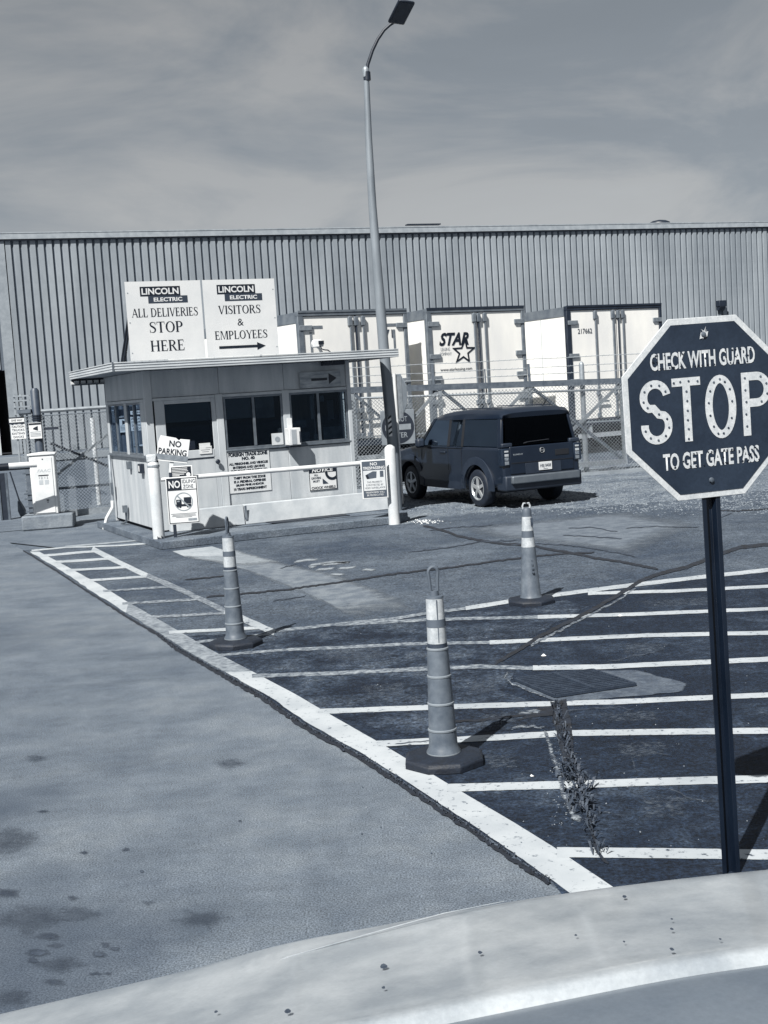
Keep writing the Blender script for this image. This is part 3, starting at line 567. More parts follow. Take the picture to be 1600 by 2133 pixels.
mb2.build('dock_opening', BLACK, wh)
mb = MB(); mb.box(-.62, -.10, 0, -.40, .0, 4.5); mb.build('door_jamb', M('jamb', .5, .6), wh)
mb = MB(); mb.box(24.4, .5, 12.05, 26.6, .9, 12.12); mb.build('roof_vent', DARKM, wh)
mb = MB(); mb.lathe([(.75, 0), (.7, .12), (.45, .24), (.1, .3)], 14, (42.5, .9, 11.9)); mb.build('roof_dome', DARKM, wh, smooth=True)
lt = thing('wall_light', 'small dark wall-mounted floodlight high on the ribbed warehouse wall', 'light', wh.matrix_world @ Vector((0, 0, 0)), 0)
lt.location = Matrix.Rotation(R(90-AZW), 4, 'Z') @ Vector((46.23, -.12, 6.15)) + W0; lt.rotation_euler = (0, 0, R(90-AZW))
mb = MB(); mb.box(-.28, -.42, .15, .28, -.0, .55); mb.prism([(-.24, -.42, .15), (-.24, -.05, .15), (-.24, -.05, -.12), (-.24, -.22, -.12)], (.48, 0, 0)); mb.build('housing', DARKM, lt, bevel=.03)
MB().box(-.06, -.1, -.6, .06, .02, -.1).build('conduit', GALVD, lt)
# kerb in front of the docks
ka, kb = G(-60, 974), G(700, 922); kb = Vector((6, 62, 0))
mb = MB(); ka = Vector((-30, 50.2, 0)); d = (kb-ka).normalized(); nrm = Vector((-d.y, d.x, 0))
vs = [ka, kb, kb+nrm*.4, ka+nrm*.4]; mb.prism(vs, (0, 0, .3)); tag(mb.build('concrete_kerb', M('kerb_concrete', .2, .28, scale=.6, rough=.9), None), 'long low concrete kerb on the ground before the ribbed warehouse', 'kerb')

# ================================================================== TRAILERS
MTW = M('trailer_white', .82, .96, scale=1.2, rough=.45, stretch=(1, 1, .4))
MTR = M('trailer_frame', .14, .22, scale=4, rough=.5, metal=.2)
MTD = M('trailer_dark_frame', .015, .03, scale=4, rough=.5)
MHI = M('trailer_hinge', .18, .28, scale=9, rough=.5, metal=.2)
def trailer(p0, p1, az, label, frame_mat, rods, hinges, topband, dark_top, LN=13.5):
    W_ = (Vector(p1[:2])-Vector(p0[:2])).length
    t = thing('semi_trailer', label, 'trailer', (p0[0], p0[1], 0), R(90-az), 'white semi trailers parked in a row behind the fence')
    zb, zt = .97, 4.1
    mb = MB(); mb.box(.0, .12, zb, .04, LN, zt-.25); mb.box(W_-.04, .12, zb, W_, LN, zt-.25); mb.box(.04, LN-.05, zb, W_-.04, LN, zt-.25); mb.box(.02, .12, zt-.03, W_-.02, LN, zt-.004); mb.box(.02, .12, zb-.1, W_-.02, LN, zb)
    mb.build('body', MTW, t)
    MB().box(-.015, .12, zt-.25, .03, LN, zt).build('top_rail', topband, t); MB().box(W_-.03, .12, zt-.25, W_+.015, LN, zt).build('top_rail', topband, t)
    mb = MB()
    for k in range(1, int(LN/1.2)): mb.box(-.006, 1.2*k, zb, -.001, 1.2*k+.03, zt-.26); mb.box(W_+.001, 1.2*k, zb, W_+.006, 1.2*k+.03, zt-.26)
    mb.build('side_seam', M('seam_grey', .42, .5), t)
    mb = MB(); mb.box(-.012, -.0, zb-.15, .13, .12, zt-.1); mb.box(W_-.09, -.0, zb-.15, W_+.012, .12, zt-.1); mb.box(-.012, -.004, zt-.1, W_+.012, .12, zt+.02); mb.box(.13, 0, zb-.16, W_-.09, .12, zb)
    mb.build('rear_frame', frame_mat, t, bevel=.008)
    MB().box(.0, -.02, zt-.02, W_, .02, zt+.03).build('header_cap', dark_top, t)
    mid = W_*.515
    for a, b in ((.135, mid-.012), (mid+.012, W_-.095)): MB().box(a, .03, zb+.01, b, .07, zt-.11).build('door', MTW, t, bevel=.006)
    MB().box(mid-.011, .035, zb+.01, mid+.011, .06, zt-.11).build('door_seal', RUBBER, t)
    for fr, dr in rods:
        x = fr*W_; rm = MTD if dr else MTR
        r_ = MB().tube([(x, -.015, zb), (x, -.015, zt-.12)], .026 if not dr else .02, 6).build('lock_rod', rm, t)
        for z0_, z1_ in ((zt-.36, zt-.14), (1.62, 1.74), (zb+.02, zb+.16)): MB().box(x-.052, -.05, z0_, x+.052, .03, z1_).build('rod_bracket', MTR, r_, bevel=.01)
        if not dr: MB().box(x-.02, -.06, 1.42, x+.34, -.03, 1.47).build('latch_handle', MTR, r_)
    for z in hinges:
        for x0, x1 in ((.02, .36), (W_-.32, W_-.0)): MB().box(x0, -.02, z-.06, x1, .028, z+.06).build('hinge', MHI, t, bevel=.008)
    # underride bar, wheels, lamps
    mb = MB(); mb.box(.25, -.02, .45, W_-.25, .08, .57); mb.box(.6, 0, .5, .7, .1, zb); mb.box(W_-.7, 0, .5, W_-.6, .1, zb); mb.build('underride_bar', M('bar_white', .3, .45, scale=8), t)
    mb = MB(); mb.box(.12, -.03, zb-.16, W_-.1, .0, zb-.02); mb.build('bumper_sill', MTD, t)
    for x in (.02, W_-.62):
        for y in (1.2, 2.5):
            MB().tube([(x, y, .5), (x+.6, y, .5)], .5, 20).build('wheel', RUBBER, t, smooth=True)
    MB().box(.5, 1.0, .42, W_-.5, 4.2, zb-.11).build('bogie', MTD, t, bevel=.02); MB().box(.2, 3.9, .1, W_-.2, 4.0, zb-.11).build('shade_panel', MTD, t); MB().box(.12, 5, .25, .2, LN-1, zb-.11).build('shade_skirt', MTD, t)  # bogie, panel and skirt added dark to deepen the shade under the trailer
    for x in (.1, W_-.7): MB().box(x, .5, .2, x+.6, .52, zb-.1).build('mud_flap', RUBBER, t)
    return t, W_
A1, A2, A3 = G(620, 650, 4.1), G(888, 644, 4.1), G(1180, 639, 4.1); B1, B2, B3 = G(838, 646, 4.1), G(1088, 639, 4.1), G(1372, 634, 4.1)
t1, w1 = trailer(A1, B1, 58, 'white semi trailer nearest the guard hut with grey frame behind the lamp post', MTR, [(.46, 0), (.515, 1), (.58, 0)], [3.72, 2.35, 1.7], MTR, MTR, 8.0)
for sx in (.36, w1-.62): MB().box(sx, .022, 3.70, sx+.3, .029, 3.77).build('tape_mark', MHI, t1)
MB().box(.3, .02, 3.15, .36, .029, 3.62).build('tape_mark', MHI, t1); MB().box(w1-.42, .02, 3.15, w1-.36, .029, 3.62).build('tape_mark', MHI, t1)
text('071', 'lettering', t1, INK2, w1-.62, 3.52, h_=.21, y=.022, bold=.01)
t2, w2 = trailer(A2, B2, 60, 'white semi trailer in the middle of the row with a star emblem on its door', MTR, [(.47, 0), (.515, 1), (.58, 0)], [3.72, 2.9, 2.35, 1.75], MTR, MTD)
text('STAR', 'lettering', t2, INK, .80, 3.33, w_=.92, h_=.33, y=.020, bold=.035, shear=.35)
text('LEASING\nCOMPANY', 'lettering', t2, GREYINK, .52, 3.02, w_=.36, h_=.2, y=.022)
text('www.starleasing.com', 'lettering', t2, INK2, .82, 2.55, w_=.98, h_=.10, y=.022, bold=.01)
mb = MB(); cxs, czs = 1.08, 2.99
st = [(cxs+(r_*math.sin(R(36*i)))*1.1-.05*math.cos(R(36*i))*0, czs+r_*math.cos(R(36*i))) for i, r_ in enumerate([.36, .15]*5)]
si = [(cxs+(r_*math.sin(R(36*i)))*1.1, czs+r_*math.cos(R(36*i))) for i, r_ in enumerate([.245, .10]*5)]
for i in range(10): mb.quad(*[(a+.18*(b-czs), .020, b) for a, b in (st[i], st[(i+1) % 10], si[(i+1) % 10], si[i])])
mb.build('star_logo', INK, t2)
MB().box(.14, .02, 2.0, .32, .029, 2.28).build('tape_mark', M('tape_pale', .4, .5), t2)
t3, w3 = trailer(A3, B3, 61, 'white semi trailer with a dark frame at the right end, beside the stop sign', MTD, [(.285, 0), (.47, 0), (.525, 1), (.575, 0)], [3.66, 2.75, 2.05], MTR, MTD)
text('217662', 'lettering', t3, INK2, .62, 3.42, w_=.50, h_=.14, y=.022, bold=.012)
mb = MB(); mb.box(w3*.72, .02, 1.35, w3*.86, .029, 1.47); mb.box(w3*.74, .02, 1.52, w3*.84, .029, 1.58); mb.build('door_placard', MHI, t3)

# ================================================================== FENCES
def mesh_panel(x0, x1, z0, z1, pitch, r_, mat, parent, y=0.0):
    mb = MB()
    def seg(a, b):
        d = Vector((b[0]-a[0], 0, b[1]-a[1])).normalized(); n_ = Vector((-d.z, 0, d.x))*r_; q = Vector((0, r_*1.2, 0))
        A = Vector((a[0], y, a[1])); B = Vector((b[0], y, b[1]))
        mb.add([A+n_, A-n_, A-q, B+n_, B-n_, B-q], [(0, 3, 4, 1), (1, 4, 5, 2), (2, 5, 3, 0)])
    hh = z1-z0; n = int((x1-x0+hh)/pitch)+1
    for i in range(n):
        s_ = x0-hh+i*pitch; a = s_; zz = z0; 
        # rising
        xa, za, xb, zb_ = s_, z0, s_+hh, z1
        if xa < x0: za += (x0-xa); xa = x0
        if xb > x1: zb_ -= (xb-x1); xb = x1
        if xb > xa: seg((xa, za), (xb, zb_)); 
        xa, za, xb, zb_ = s_, z1, s_+hh, z0
        if xa < x0: za -= (x0-xa); xa = x0
        if xb > x1: zb_ += (xb-x1); xb = x1
        if xb > xa: seg((xa, za+.0), (xb, zb_))
    return stuff(mb.build('chain_link_mesh', mat, parent))
MWIRE = M('fence_wire', .20, .32, scale=6, rough=.5, metal=.2)
F0 = Vector((-.537, 26.874, 0)); AZF = 83.2
fg = thing('sliding_gate', 'wide chain link sliding gate with crossed braces behind the dark suv', 'gate', F0, R(90-AZF))
def zr(x): return 2.24-.029*x
mb = MB(); mb.prism([(-.9, -.05, zr(-.9)+.0), (5.98, -.05, zr(5.98)), (5.98, -.05, zr(5.98)-.13), (-.9, -.05, zr(-.9)-.13)], (0, .1, 0)); mb.build('top_rail', GALVD, fg)
mb = MB(); mb.tube([(-.9, -.0, zr(-.9)-.24), (5.98, 0, zr(5.98)-.24)], .028, 6); mb.build('mesh_rail', GALV, fg)
mb = MB(); mb.prism([(-.9, -.045, .26), (5.98, -.045, .30), (5.98, -.045, .19), (-.9, -.045, .15)], (0, .09, 0)); mb.build('bottom_rail', GALV, fg)
xs = [-.85, .02, 1.91, 3.89, 5.93]
for x in xs: MB().box(x-.04, -.04, .3, x+.04, .04, zr(x)-.13).build('upright', GALV, fg)
for a, b in zip(xs[1:], xs[2:]):
    MB().bar((a+.05, .0, zr(a)-.15), (b-.05, .0, .3), .065).build('brace', GALVD, fg); MB().bar((b-.05, .012, zr(b)-.15), (a+.05, .012, .3), .065).build('brace', GALV, fg)
    MB().bar((a+.05, .03, 1.17), (b-.05, .03, 1.15), .03).build('middle_rail', GALV, fg)
mesh_panel(-.85, 5.93, .08, 1.98, .078, .0042, MWIRE, fg, y=-.06)
mb = MB(); mb.box(-1.2, -.09, .0, 12.0, .09, .07); mb.build('guide_track', M('track_concrete', .2, .3), fg)
ff = thing('chain_link_fence', 'chain link fence line with round posts and barbed wire running to the right', 'fence', F0+Vector((0, .0, 0)), R(90-AZF))
for x, h_, r_ in [(5.09, 2.45, .058), (6.35, 2.45, .045), (9.2, 2.45, .045), (12, 2.45, .045)]:
    MB().lathe([(r_, 0), (r_, h_-.04), (r_*.8, h_), (r_*.3, h_+.03)], 12, (x, .12, 0)).build('post', GALV, ff, smooth=True)
mesh_panel(6.05, 12, .05, 2.1, .078, .0042, MWIRE, ff, y=.06)
MB().tube([(6.05, .09, 2.1), (12, .09, 2.1)], .028, 6).build('top_rail', GALV, ff)
MB().box(6.05, .02, .3, 12, .1, .38).build('lower_rail', GALV, ff)
for z in (2.32, 2.47, 2.66):
    mb = MB(); mb.tube([(-.6+.6*i, .16+(z-2.3)*.4, z-.012*.6*i+rnd.uniform(-.008, .008)) for i in range(19)], .007, 4); 
    for i in range(84):
        x = -.6+.13*i; mb.bar((x-.02, .16+(z-2.3)*.4, z-.012*(x+.6)-.02), (x+.02, .16+(z-2.3)*.4, z-.012*(x+.6)+.02), .005)
    mb.build('barbed_wire', M('wire_steel', .3, .4), ff)
for x, z1 in ((1.8, 2.62), (3.92, 2.50), (2.95, 2.45)):
    MB().bar((x, .1, 1.9), (x, .17, z1), .05 if x != 2.95 else .025).build('wire_arm', GALVD, ff)
# do not enter sign hung on the gate
dn = thing('traffic_sign', 'round dark DO NOT ENTER sign hanging on the gate behind the lamp post', 'sign', Matrix.Rotation(R(90-AZF), 4, 'Z') @ Vector((.94, -.13, 1.33)) + F0, R(90-AZF+4))
MB().box(-.37, -.008, -.37, .37, .008, .37).build('plate', M('sign_back', .18, .26, rough=.6), dn, bevel=.03)
m_ = MB(); m_.prism([(.35*math.cos(R(10*i)), -.009, .35*math.sin(R(10*i))) for i in range(36)], (0, -.003, 0)); m_.build('disc', M('sign_dark_red', .012, .02), dn)
MB().box(-.28, -.016, -.06, .28, -.0125, .06).build('bar', M('sign_bar', .2, .3), dn)
text('DO NOT', 'lettering', dn, GREYINK, 0, .17, w_=.42, h_=.11, y=-.014, bold=.01); text('ENTER', 'lettering', dn, GREYINK, 0, -.17, w_=.40, h_=.11, y=-.014, bold=.01)
# left gate
LG = Vector((-7.15, 25.25, 0)); 
lg = thing('chain_link_gate', 'chain link gate with crossed flat braces between the barrier cabinet and the guard hut', 'gate', LG, R(15))
MB().tube([(0, 0, 2.15), (2.3, 0, 2.15)], .04, 8).build('top_rail', GALV, lg); MB().tube([(0, 0, 2.06), (2.3, 0, 2.06)], .015, 6).build('top_wire', GALVD, lg)
MB().box(0, -.02, .55, 2.3, .02, .60).build('lower_rail', GALVD, lg); MB().box(0, -.05, .0, 2.3, .05, .12).build('bottom_rail', GALV, lg); MB().box(0, .0, 1.12, 2.3, .03, 1.15).build('middle_rail', GALVD, lg)
MB().bar((.25, 0, .6), (1.75, .0, 1.62), .05).build('brace', GALV, lg); MB().bar((.55, .03, 1.5), (2.3, .03, .62), .05).build('brace', DARKM, lg)
mesh_panel(0, 2.3, .12, 2.06, .07, .0042, MWIRE, lg, y=-.04)
MB().lathe([(.07, 0), (.07, 2.5), (.05, 2.55)], 12, (1.28, .9, -.0)).build('post', M('speckled_post', .3, .6, scale=12), lg, smooth=True) if False else None
po = MB().lathe([(.05, 0), (.05, 1.9), (.03, 1.94)], 10); po = po.build('bollard_pipe', M('speckled_post', .3, .6, scale=12), None, smooth=True); po.location = D(198, 945, 28); po.location.z = 0
tag(po, 'pale speckled pipe post standing behind the left chain link gate', 'post')
gp = thing('gate_post', 'dark round gate post with brackets rising behind the white barrier cabinet', 'post', (-6.6, 24.5, 0), 0)
MB().lathe([(.085, 0), (.085, 2.55), (.05, 2.6)], 14).build('post', M('gate_post_paint', .05, .09, rough=.5), gp, smooth=True)
for z in (1.98, 2.02, 2.06): MB().lathe([(.1, 0), (.1, .025)], 14, (0, 0, z)).build('clamp', DARKM, gp)
mb = MB(); mb.box(-.30, -.04, 1.1, -.25, .0, 2.5); mb.box(-.42, -.03, 1.2, -.385, .0, 2.5)
for z in (2.45, 2.36, 2.24, 2.1): mb.box(-.42, -.05, z, -.1, -.02, z+.03)
mb.build('roller_bracket', GALV, gp); MB().box(-.34, -.12, 2.13, -.08, -.02, 2.2).build('latch', GALVD, gp)
MB().box(.14, -.03, 1.78, .4, .0, 1.83).build('hinge_arm', DARKM, gp)
mb = MB(); mb.box(-.3, -.06, 0.05, -.22, .0, 1.15)
for z in (.2, .3, .45, .55, .95): mb.box(-.36, -.08, z, -.2, -.05, z+.03)
mb.build('chain_stile', GALVD, gp)
s_ = thing('camera_notice', 'white video camera notice on the dark post above the barrier cabinet', 'sign', (-6.62, 24.38, 1.78), R(3))
MB().box(-.12, -.004, -.155, .12, .004, .155).build('plate', SIGNW, s_, bevel=.01); MB().box(-.115, -.008, .115, .115, -.005, .15).build('header', INK, s_)
mb = MB(); mb.prism([(-.04, -.006, .03), (.05, -.006, .0), (.05, -.006, .09), (0, -.006, .07), (-.04, -.006, .05)], (0, -.002, 0)); mb.build('camera_icon', INK, s_)
for z in (-.02, -.05, -.075, -.1): MB().box(-.1, -.007, z-.007, .1, -.005, z+.003).build('print_line', GREYINK, s_)
s_ = thing('one_way_sign', 'small black and white ONE WAY sign above the caution sign', 'sign', (-6.99, 24.45, 2.0), R(3))
MB().box(-.15, -.004, -.065, .15, .004, .065).build('plate', INK, s_); MB().box(-.135, -.008, -.035, .15, -.005, .04).build('arrow_field', SIGNW, s_); text('ONE WAY', 'lettering', s_, INK, .01, .003, w_=.22, h_=.04, y=-.010, bold=.02)
s_ = thing('caution_sign', 'white CAUTION trucks exiting dock sign left of the gate post', 'sign', (-6.97, 24.45, 1.78), R(3))
MB().box(-.14, -.004, -.14, .14, .004, .14).build('plate', SIGNW, s_)
for i, (l_, m_) in enumerate((('CAUTION', INK), ('TRUCKS', INK2), ('EXITING', INK2), ('DOCKS', INK2))): text(l_, 'lettering', s_, m_, 0, .1-.066*i, w_=.24 if i != 3 else .2, h_=.042, y=-.007, bold=.015)
mb = MB(); mb.box(-.12, -.01, .14, -.08, .01, .18); mb.box(.06, -.01, .14, .1, .01, .18); mb.build('hanger', DARKM, s_)
# odd post and broom seen under the left arm
ps = thing('steel_post', 'short dark channel post with pale edges under the left barrier arm', 'post', D(10, 1054, 25.5).xy.to_3d(), R(10))
ps.location.z = 0
MB().box(-.055, -.03, 0, .055, .05, .95).build('channel', DARKM, ps); MB().box(-.09, -.05, 0, -.057, .05, .95).build('flange', GALVD, ps); MB().box(.057, -.05, 0, .10, .05, .95).build('flange', GALVD, ps)
br = thing('leaning_broom', 'thin dark pole with a wide bristly foot leaning under the left barrier arm', 'broom', (D(44, 1050, 26).x, 26, 0), 0)
MB().tube([(-.17, 0, .95), (-.02, 0, .3)], .016, 6).build('handle', DARKM, br)
mb = MB(); mb.tube([(-.04, 0, .34), (.0, 0, .15), (.04, 0, .0)], [.03, .085, .07], 8); mb.build('bristles', GALVD, br)

# ================================================================== GUARD HUT (local x along front, y away, z up)
AZH = 66; C0 = Vector((-3.604, 19.716, 0)); HR = R(90-AZH); HM = Matrix.Translation(C0) @ Matrix.Rotation(HR, 4, 'Z')
def HW(x, y, z): return HM @ Vector((x, y, z))
hut = thing('guard_hut', 'small pale guard booth with flat overhanging roof and dark sliding windows', 'hut', C0, HR)
MH = M('hut_paint', .40, .55, scale=4.5, rough=.55, stretch=(1, 1, .16), fine=.04, fscale=30)
MHT = M('hut_trim', .44, .56, scale=5, rough=.5, stretch=(1, 1, .2)); MHF = M('hut_roof_fascia', .44, .56, scale=1.5, rough=.45)
MALU = M('window_aluminium', .16, .24, scale=9, rough=.4, metal=.5); MINT = M('interior', .012, .02, rough=.9); BLIND = M('roller_blind', .30, .36, scale=2, rough=.8)
GLASS = glass_mat('window_glass', .62)
Z0, ZS, ZT, ZR = .12, 1.33, 2.18, 2.66; WX, DY = 3.45, 2.85
# platform and barrier
pf = MB(); pf.prism([(-.28, -1.38, 0), (3.55, -1.38, 0), (3.85, -1.15, 0), (4.05, -.7, 0), (4.05, 3.2, 0), (-.28, 3.2, 0)], (0, 0, Z0))
pf = pf.build('concrete_island', ground_mat('island_concrete', [(.36, .13), (.5, .2), (.64, .27)], fine=.25, fscale=40, big=1.2, bump=.4), None, bevel=.012)
pf.location = C0; pf.rotation_euler = (0, 0, HR); tag(pf, 'raised concrete island with a kerb that the guard booth stands on', 'island')
mt = MB().box(1.75, -.52, Z0+.002, 3.1, -.18, Z0+.012).build('dark_rectangle', RUBBER, None); mt.location = C0; mt.rotation_euler = (0, 0, HR); tag(mt, 'thin dark rectangle on the island below the notice sign', 'mat')  # thin dark rectangle laid flat on the island top
bw_ = thing('low_barrier_wall', 'low pale concrete barrier wall along the front of the guard booth', 'wall', C0, HR)
for a, b in ((.2, 1.42), (1.425, 4.03)): MB().prism([(a, -.20, Z0), (a, -.05, Z0), (a, -.05, .44), (a, -.14, .44)][::-1], (b-a-.004, 0, 0)).build('barrier_section', M('barrier_paint', .40, .54, scale=3, rough=.7, fine=.08), bw_, bevel=.012)
MB().box(1.41, -.206, .2, 1.45, -.202, .425).build('rust_stain', M('rust', .10, .3, scale=20, stretch=(1, 1, .3)), bw_)
# lower walls front
def hb(x0, y0, z0, x1, y1, z1, name, mat, bevel=.006, parent=None): return MB().box(x0, y0, z0, x1, y1, z1).build(name, mat, parent or hut, bevel=bevel)
for a, b in ((1.24, 2.3), (2.304, 3.40)): hb(a, 0, Z0, b, .06, ZS-.04, 'wall_panel', MH)
for a, b in ((.10, 1.20), (1.204, 2.3), (2.304, 3.40)): hb(a, 0, ZT+.05, b, .06, ZR, 'wall_panel', MH)
for a, b, z0, z1 in ((-.02, .10, Z0, ZR), (1.12, 1.24, Z0, ZT+.05), (2.25, 2.37, ZS, ZT+.05), (3.40, 3.47, Z0, ZR)): hb(a, -.03, z0, b, .07, z1, 'corner_post' if a < 0 or a > 3 else 'column', MHT)
hb(.10, -.02, ZT+.0, 1.12, .05, ZT+.045, 'header_trim', MHT); hb(1.24, -.02, ZT, 3.40, .05, ZT+.045, 'header_trim', MHT)
hb(1.24, -.035, ZS-.03, 3.42, .03, ZS, 'window_sill', MALU)
# windows
def window(x0, x1, z0, z1, tr, split=.5, blind_or_sheet=None, sheets=()):
    fr = MB(); t_ = .035
    def bx(a, b, c, d, e=0.0): fr.box(a, -.015+e, b, c, .04+e, d)
    bx(x0, z0, x1, z0+t_); bx(x0, z1-t_, x1, z1); bx(x0, z0+t_, x0+t_, z1-t_); bx(x1-t_, z0+t_, x1, z1-t_)
    xm = x0+(x1-x0)*split; bx(xm-.022, z0+t_, xm+.022, z1-t_, -.004)
    for v in range(len(fr.v)): fr.v[v] = tuple(tr(*fr.v[v]))
    f_ = fr.build('window', MALU, hut, bevel=.003)
    for a, b in ((x0+t_, xm-.022), (xm+.022, x1-t_)):
        q = MB().box(a, .008, z0+t_, b, .013, z1-t_)
        for v in range(len(q.v)): q.v[v] = tuple(tr(*q.v[v]))
        q.build('pane', GLASS, f_)
    for (a, z_a, b, z_b, m_) in sheets:
        q = MB().box(a, .03, z_a, b, .034, z_b)
        for v in range(len(q.v)): q.v[v] = tuple(tr(*q.v[v]))
        q.build('blind_or_sheet', m_, f_)
    return f_
idt = lambda x, y, z: (x, y, z)
PAPER = M('paper', .5, .6, scale=8); DIM = M('dim_notice', .16, .28, scale=8)
wA = window(1.25, 2.25, ZS, ZT, idt, .5, sheets=[(1.285, 1.82, 1.73, 2.14, BLIND), (1.80, 1.80, 2.12, 2.14, DIM)])
wB = window(2.37, 3.40, ZS, ZT, idt, .49, sheets=[(2.42, 1.60, 2.66, 1.72, DIM), (2.42, 1.38, 2.70, 1.52, DIM), (2.75, 1.72, 2.80, 2.12, M('backlight_strip', .35, .5)), (2.93, 2.0, 3.0, 2.1, DIM), (3.05, 1.70, 3.16, 2.02, M('dim2', .08, .14)), (2.95, 1.38, 3.3, 1.58, DIM), (2.78, 1.37, 2.86, 1.47, PAPER)])  # the tall pale strip stands for light showing through from the back
# left wall
def trL(x, y, z): return (y*1.0-.0 if False else y-.0, 0, 0)
def tl(x, y, z): return (y, x, z)        # local: wall plane x=0, running along +y
for a, b in ((.08, .62), (.624, 1.9), (1.904, DY)): hb(0, a, Z0+.06, .06, b, ZS-.04, 'wall_panel', MH)
for a, b in ((.08, .95), (.954, 1.9), (1.904, DY)): hb(0, a, ZT+.05, .06, b, ZR, 'wall_panel', MH)
hb(-.02, .08, ZT, .05, DY, ZT+.045, 'header_trim', MHT); hb(-.05, .07, ZS-.04, .03, DY, ZS, 'window_sill', MALU)
for a, b in ((.08, .32), (1.30, 1.46), (DY-.16, DY)): hb(-.02, a, ZS, .06, b, ZT, 'column', MHT)
window(.32, 1.30, ZS, ZT, tl, .5); window(1.46, DY-.16, ZS, ZT, tl, .55)
hb(0, DY, Z0, WX, DY+.06, ZR, 'wall_panel', MH); hb(WX-.05, .07, Z0, WX, DY, ZS, 'wall_panel', MH); hb(WX-.05, .07, ZT, WX, DY, ZR, 'wall_panel', MH)
hb(WX-.05, .3, ZS, WX, .4, ZT, 'column', MHT); hb(WX-.05, 1.6, ZS, WX, DY, ZT, 'wall_panel', MH)
q = MB().box(WX-.03, .41, ZS, WX-.025, 1.59, ZT).build('pane', GLASS, hut)
hb(.06, .07, Z0, WX-.06, DY-.01, Z0+.05, 'floor', MINT)
hb(.07, DY-.03, Z0+.05, WX-.06, DY-.01, ZR-.02, 'inner_wall', MINT); hb(.07, .07, ZR-.05, WX-.06, DY-.04, ZR-.02, 'ceiling', MINT)
hb(1.3, .35, .95, 3.35, .95, 1.0, 'desk', M('desk', .05, .08)); hb(1.5, .5, 1.0, 1.9, .55, 1.3, 'monitor', MINT)
# door
dr = hb(.22, -.004, Z0+.03, 1.12, .045, ZT-.02, 'door', MHT, bevel=0)
bpy.data.objects.remove(dr)
m_ = MB(); m_.box(.13, -.012, Z0+.02, .29, .04, ZT); m_.box(1.05, -.012, Z0+.02, 1.12, .04, ZT); m_.box(.29, -.012, ZT-.06, 1.05, .04, ZT); m_.box(.29, -.012, Z0+.02, 1.05, .04, 1.24); m_.box(.29, -.016, 1.24, 1.05, .04, 1.37)
door = m_.build('door', MHT, hut, bevel=.006)
MB().box(.29, .012, 1.37, 1.05, .018, ZT-.06).build('pane', GLASS, door)
MB().box(.30, .03, 1.83, 1.04, .034, ZT-.065).build('blind_or_sheet', BLIND, door)
m_ = MB(); m_.lathe([(.012, 0), (.012, .04), (.035, .05), (.04, .075), (.025, .095)], 12); 
for i, v in enumerate(m_.v): m_.v[i] = (v[0]+1.07, -.012-v[2], v[1]+1.16)
m_.build('knob', DARKM, door, smooth=True)
MB().box(.31, -.02, 1.225, 1.03, -.013, 1.24).build('kick_strip', DARKM, door)
s_ = MB().box(.80, -.030, 1.30, 1.0, -.018, 1.42).build('door_notice', SIGNW, door); MB().box(.62, .004, 1.38, .74, .008, 1.52).build('door_notice', INK, door)
MB().box(.82, -.032, 1.36, .97, -.0305, 1.365).build('print_line', INK2, s_); MB().box(.84, -.032, 1.33, .95, -.0305, 1.335).build('print_line', INK2, s_); MB().box(.9, -.032, 1.39, .99, -.0305, 1.395).build('print_line', INK2, s_)
MB().box(.80, -.026, 1.41, .98, -.018, 1.47).build('door_notice', SIGNW, door)
# roof
RX0, RX1, RY0, RY1 = -.58, 4.17, -.50, 3.0
hb(RX0+.03, RY0+.03, ZR+.005, RX1-.03, RY1-.03, ZR+.10, 'roof_deck', M('roof_membrane', .2, .3), bevel=0)
for nm, (a, b, c, d) in (('fascia', (RX0, RY0, RX1, RY0+.03)), ('fascia', (RX0, RY0+.03, RX0+.03, RY1)), ('fascia', (RX1-.03, RY0+.03, RX1, RY1)), ('fascia', (RX0+.03, RY1-.03, RX1-.03, RY1))):
    mb = MB(); px = .006 if d-b < .1 else 0; py = .006 if d-b >= .1 else 0
    mb.box(a, b, ZR, c, d, ZR+.115); mb.box(a-px*0-.008*(c-a < .1), b-.008*(d-b < .1), ZR+.035, c+.008*(c-a < .1), d, ZR+.05); mb.box(a-.010*(c-a < .1), b-.010*(d-b < .1), ZR+.118, c+.010*(c-a < .1), d, ZR+.135); mb.box(a-.008*(c-a < .1), b-.008*(d-b < .1), ZR+.078, c+.008*(c-a < .1), d, ZR+.088)
    mb.build('fascia', MHF, hut, bevel=.003)
MB().box(RX0-.004, RY0-.012, ZR, RX0+.02, RY0+.01, ZR+.14).build('fascia_joint', MALU, hut)
mb = MB()
for k in range(5): mb.box(RX0+.06+.115*k, RY1-.09, ZR-.085, RX0+.14+.115*k, RY1-.05, ZR-.03)
mb.build('eave_vent', M('vent_pale', .55, .65), hut); MB().box(RX0+.02, RY1-.049, ZR-.11, .0, RY1-.02, ZR+.0).build('eave_beam', DARKM, hut)
MB().prism([(RX0+.0, RY1-.08, ZR-.10), (RX0+.12, RY1-.08, ZR-.10), (RX0+.0, RY1-.08, ZR-.03)], (0, .03, 0)).build('gutter_end', WHITE, hut)
MB().box(RX0, RY1-.12, ZR-.1, .0, RY1-.095, ZR-.085).build('eave_trim', MALU, hut)
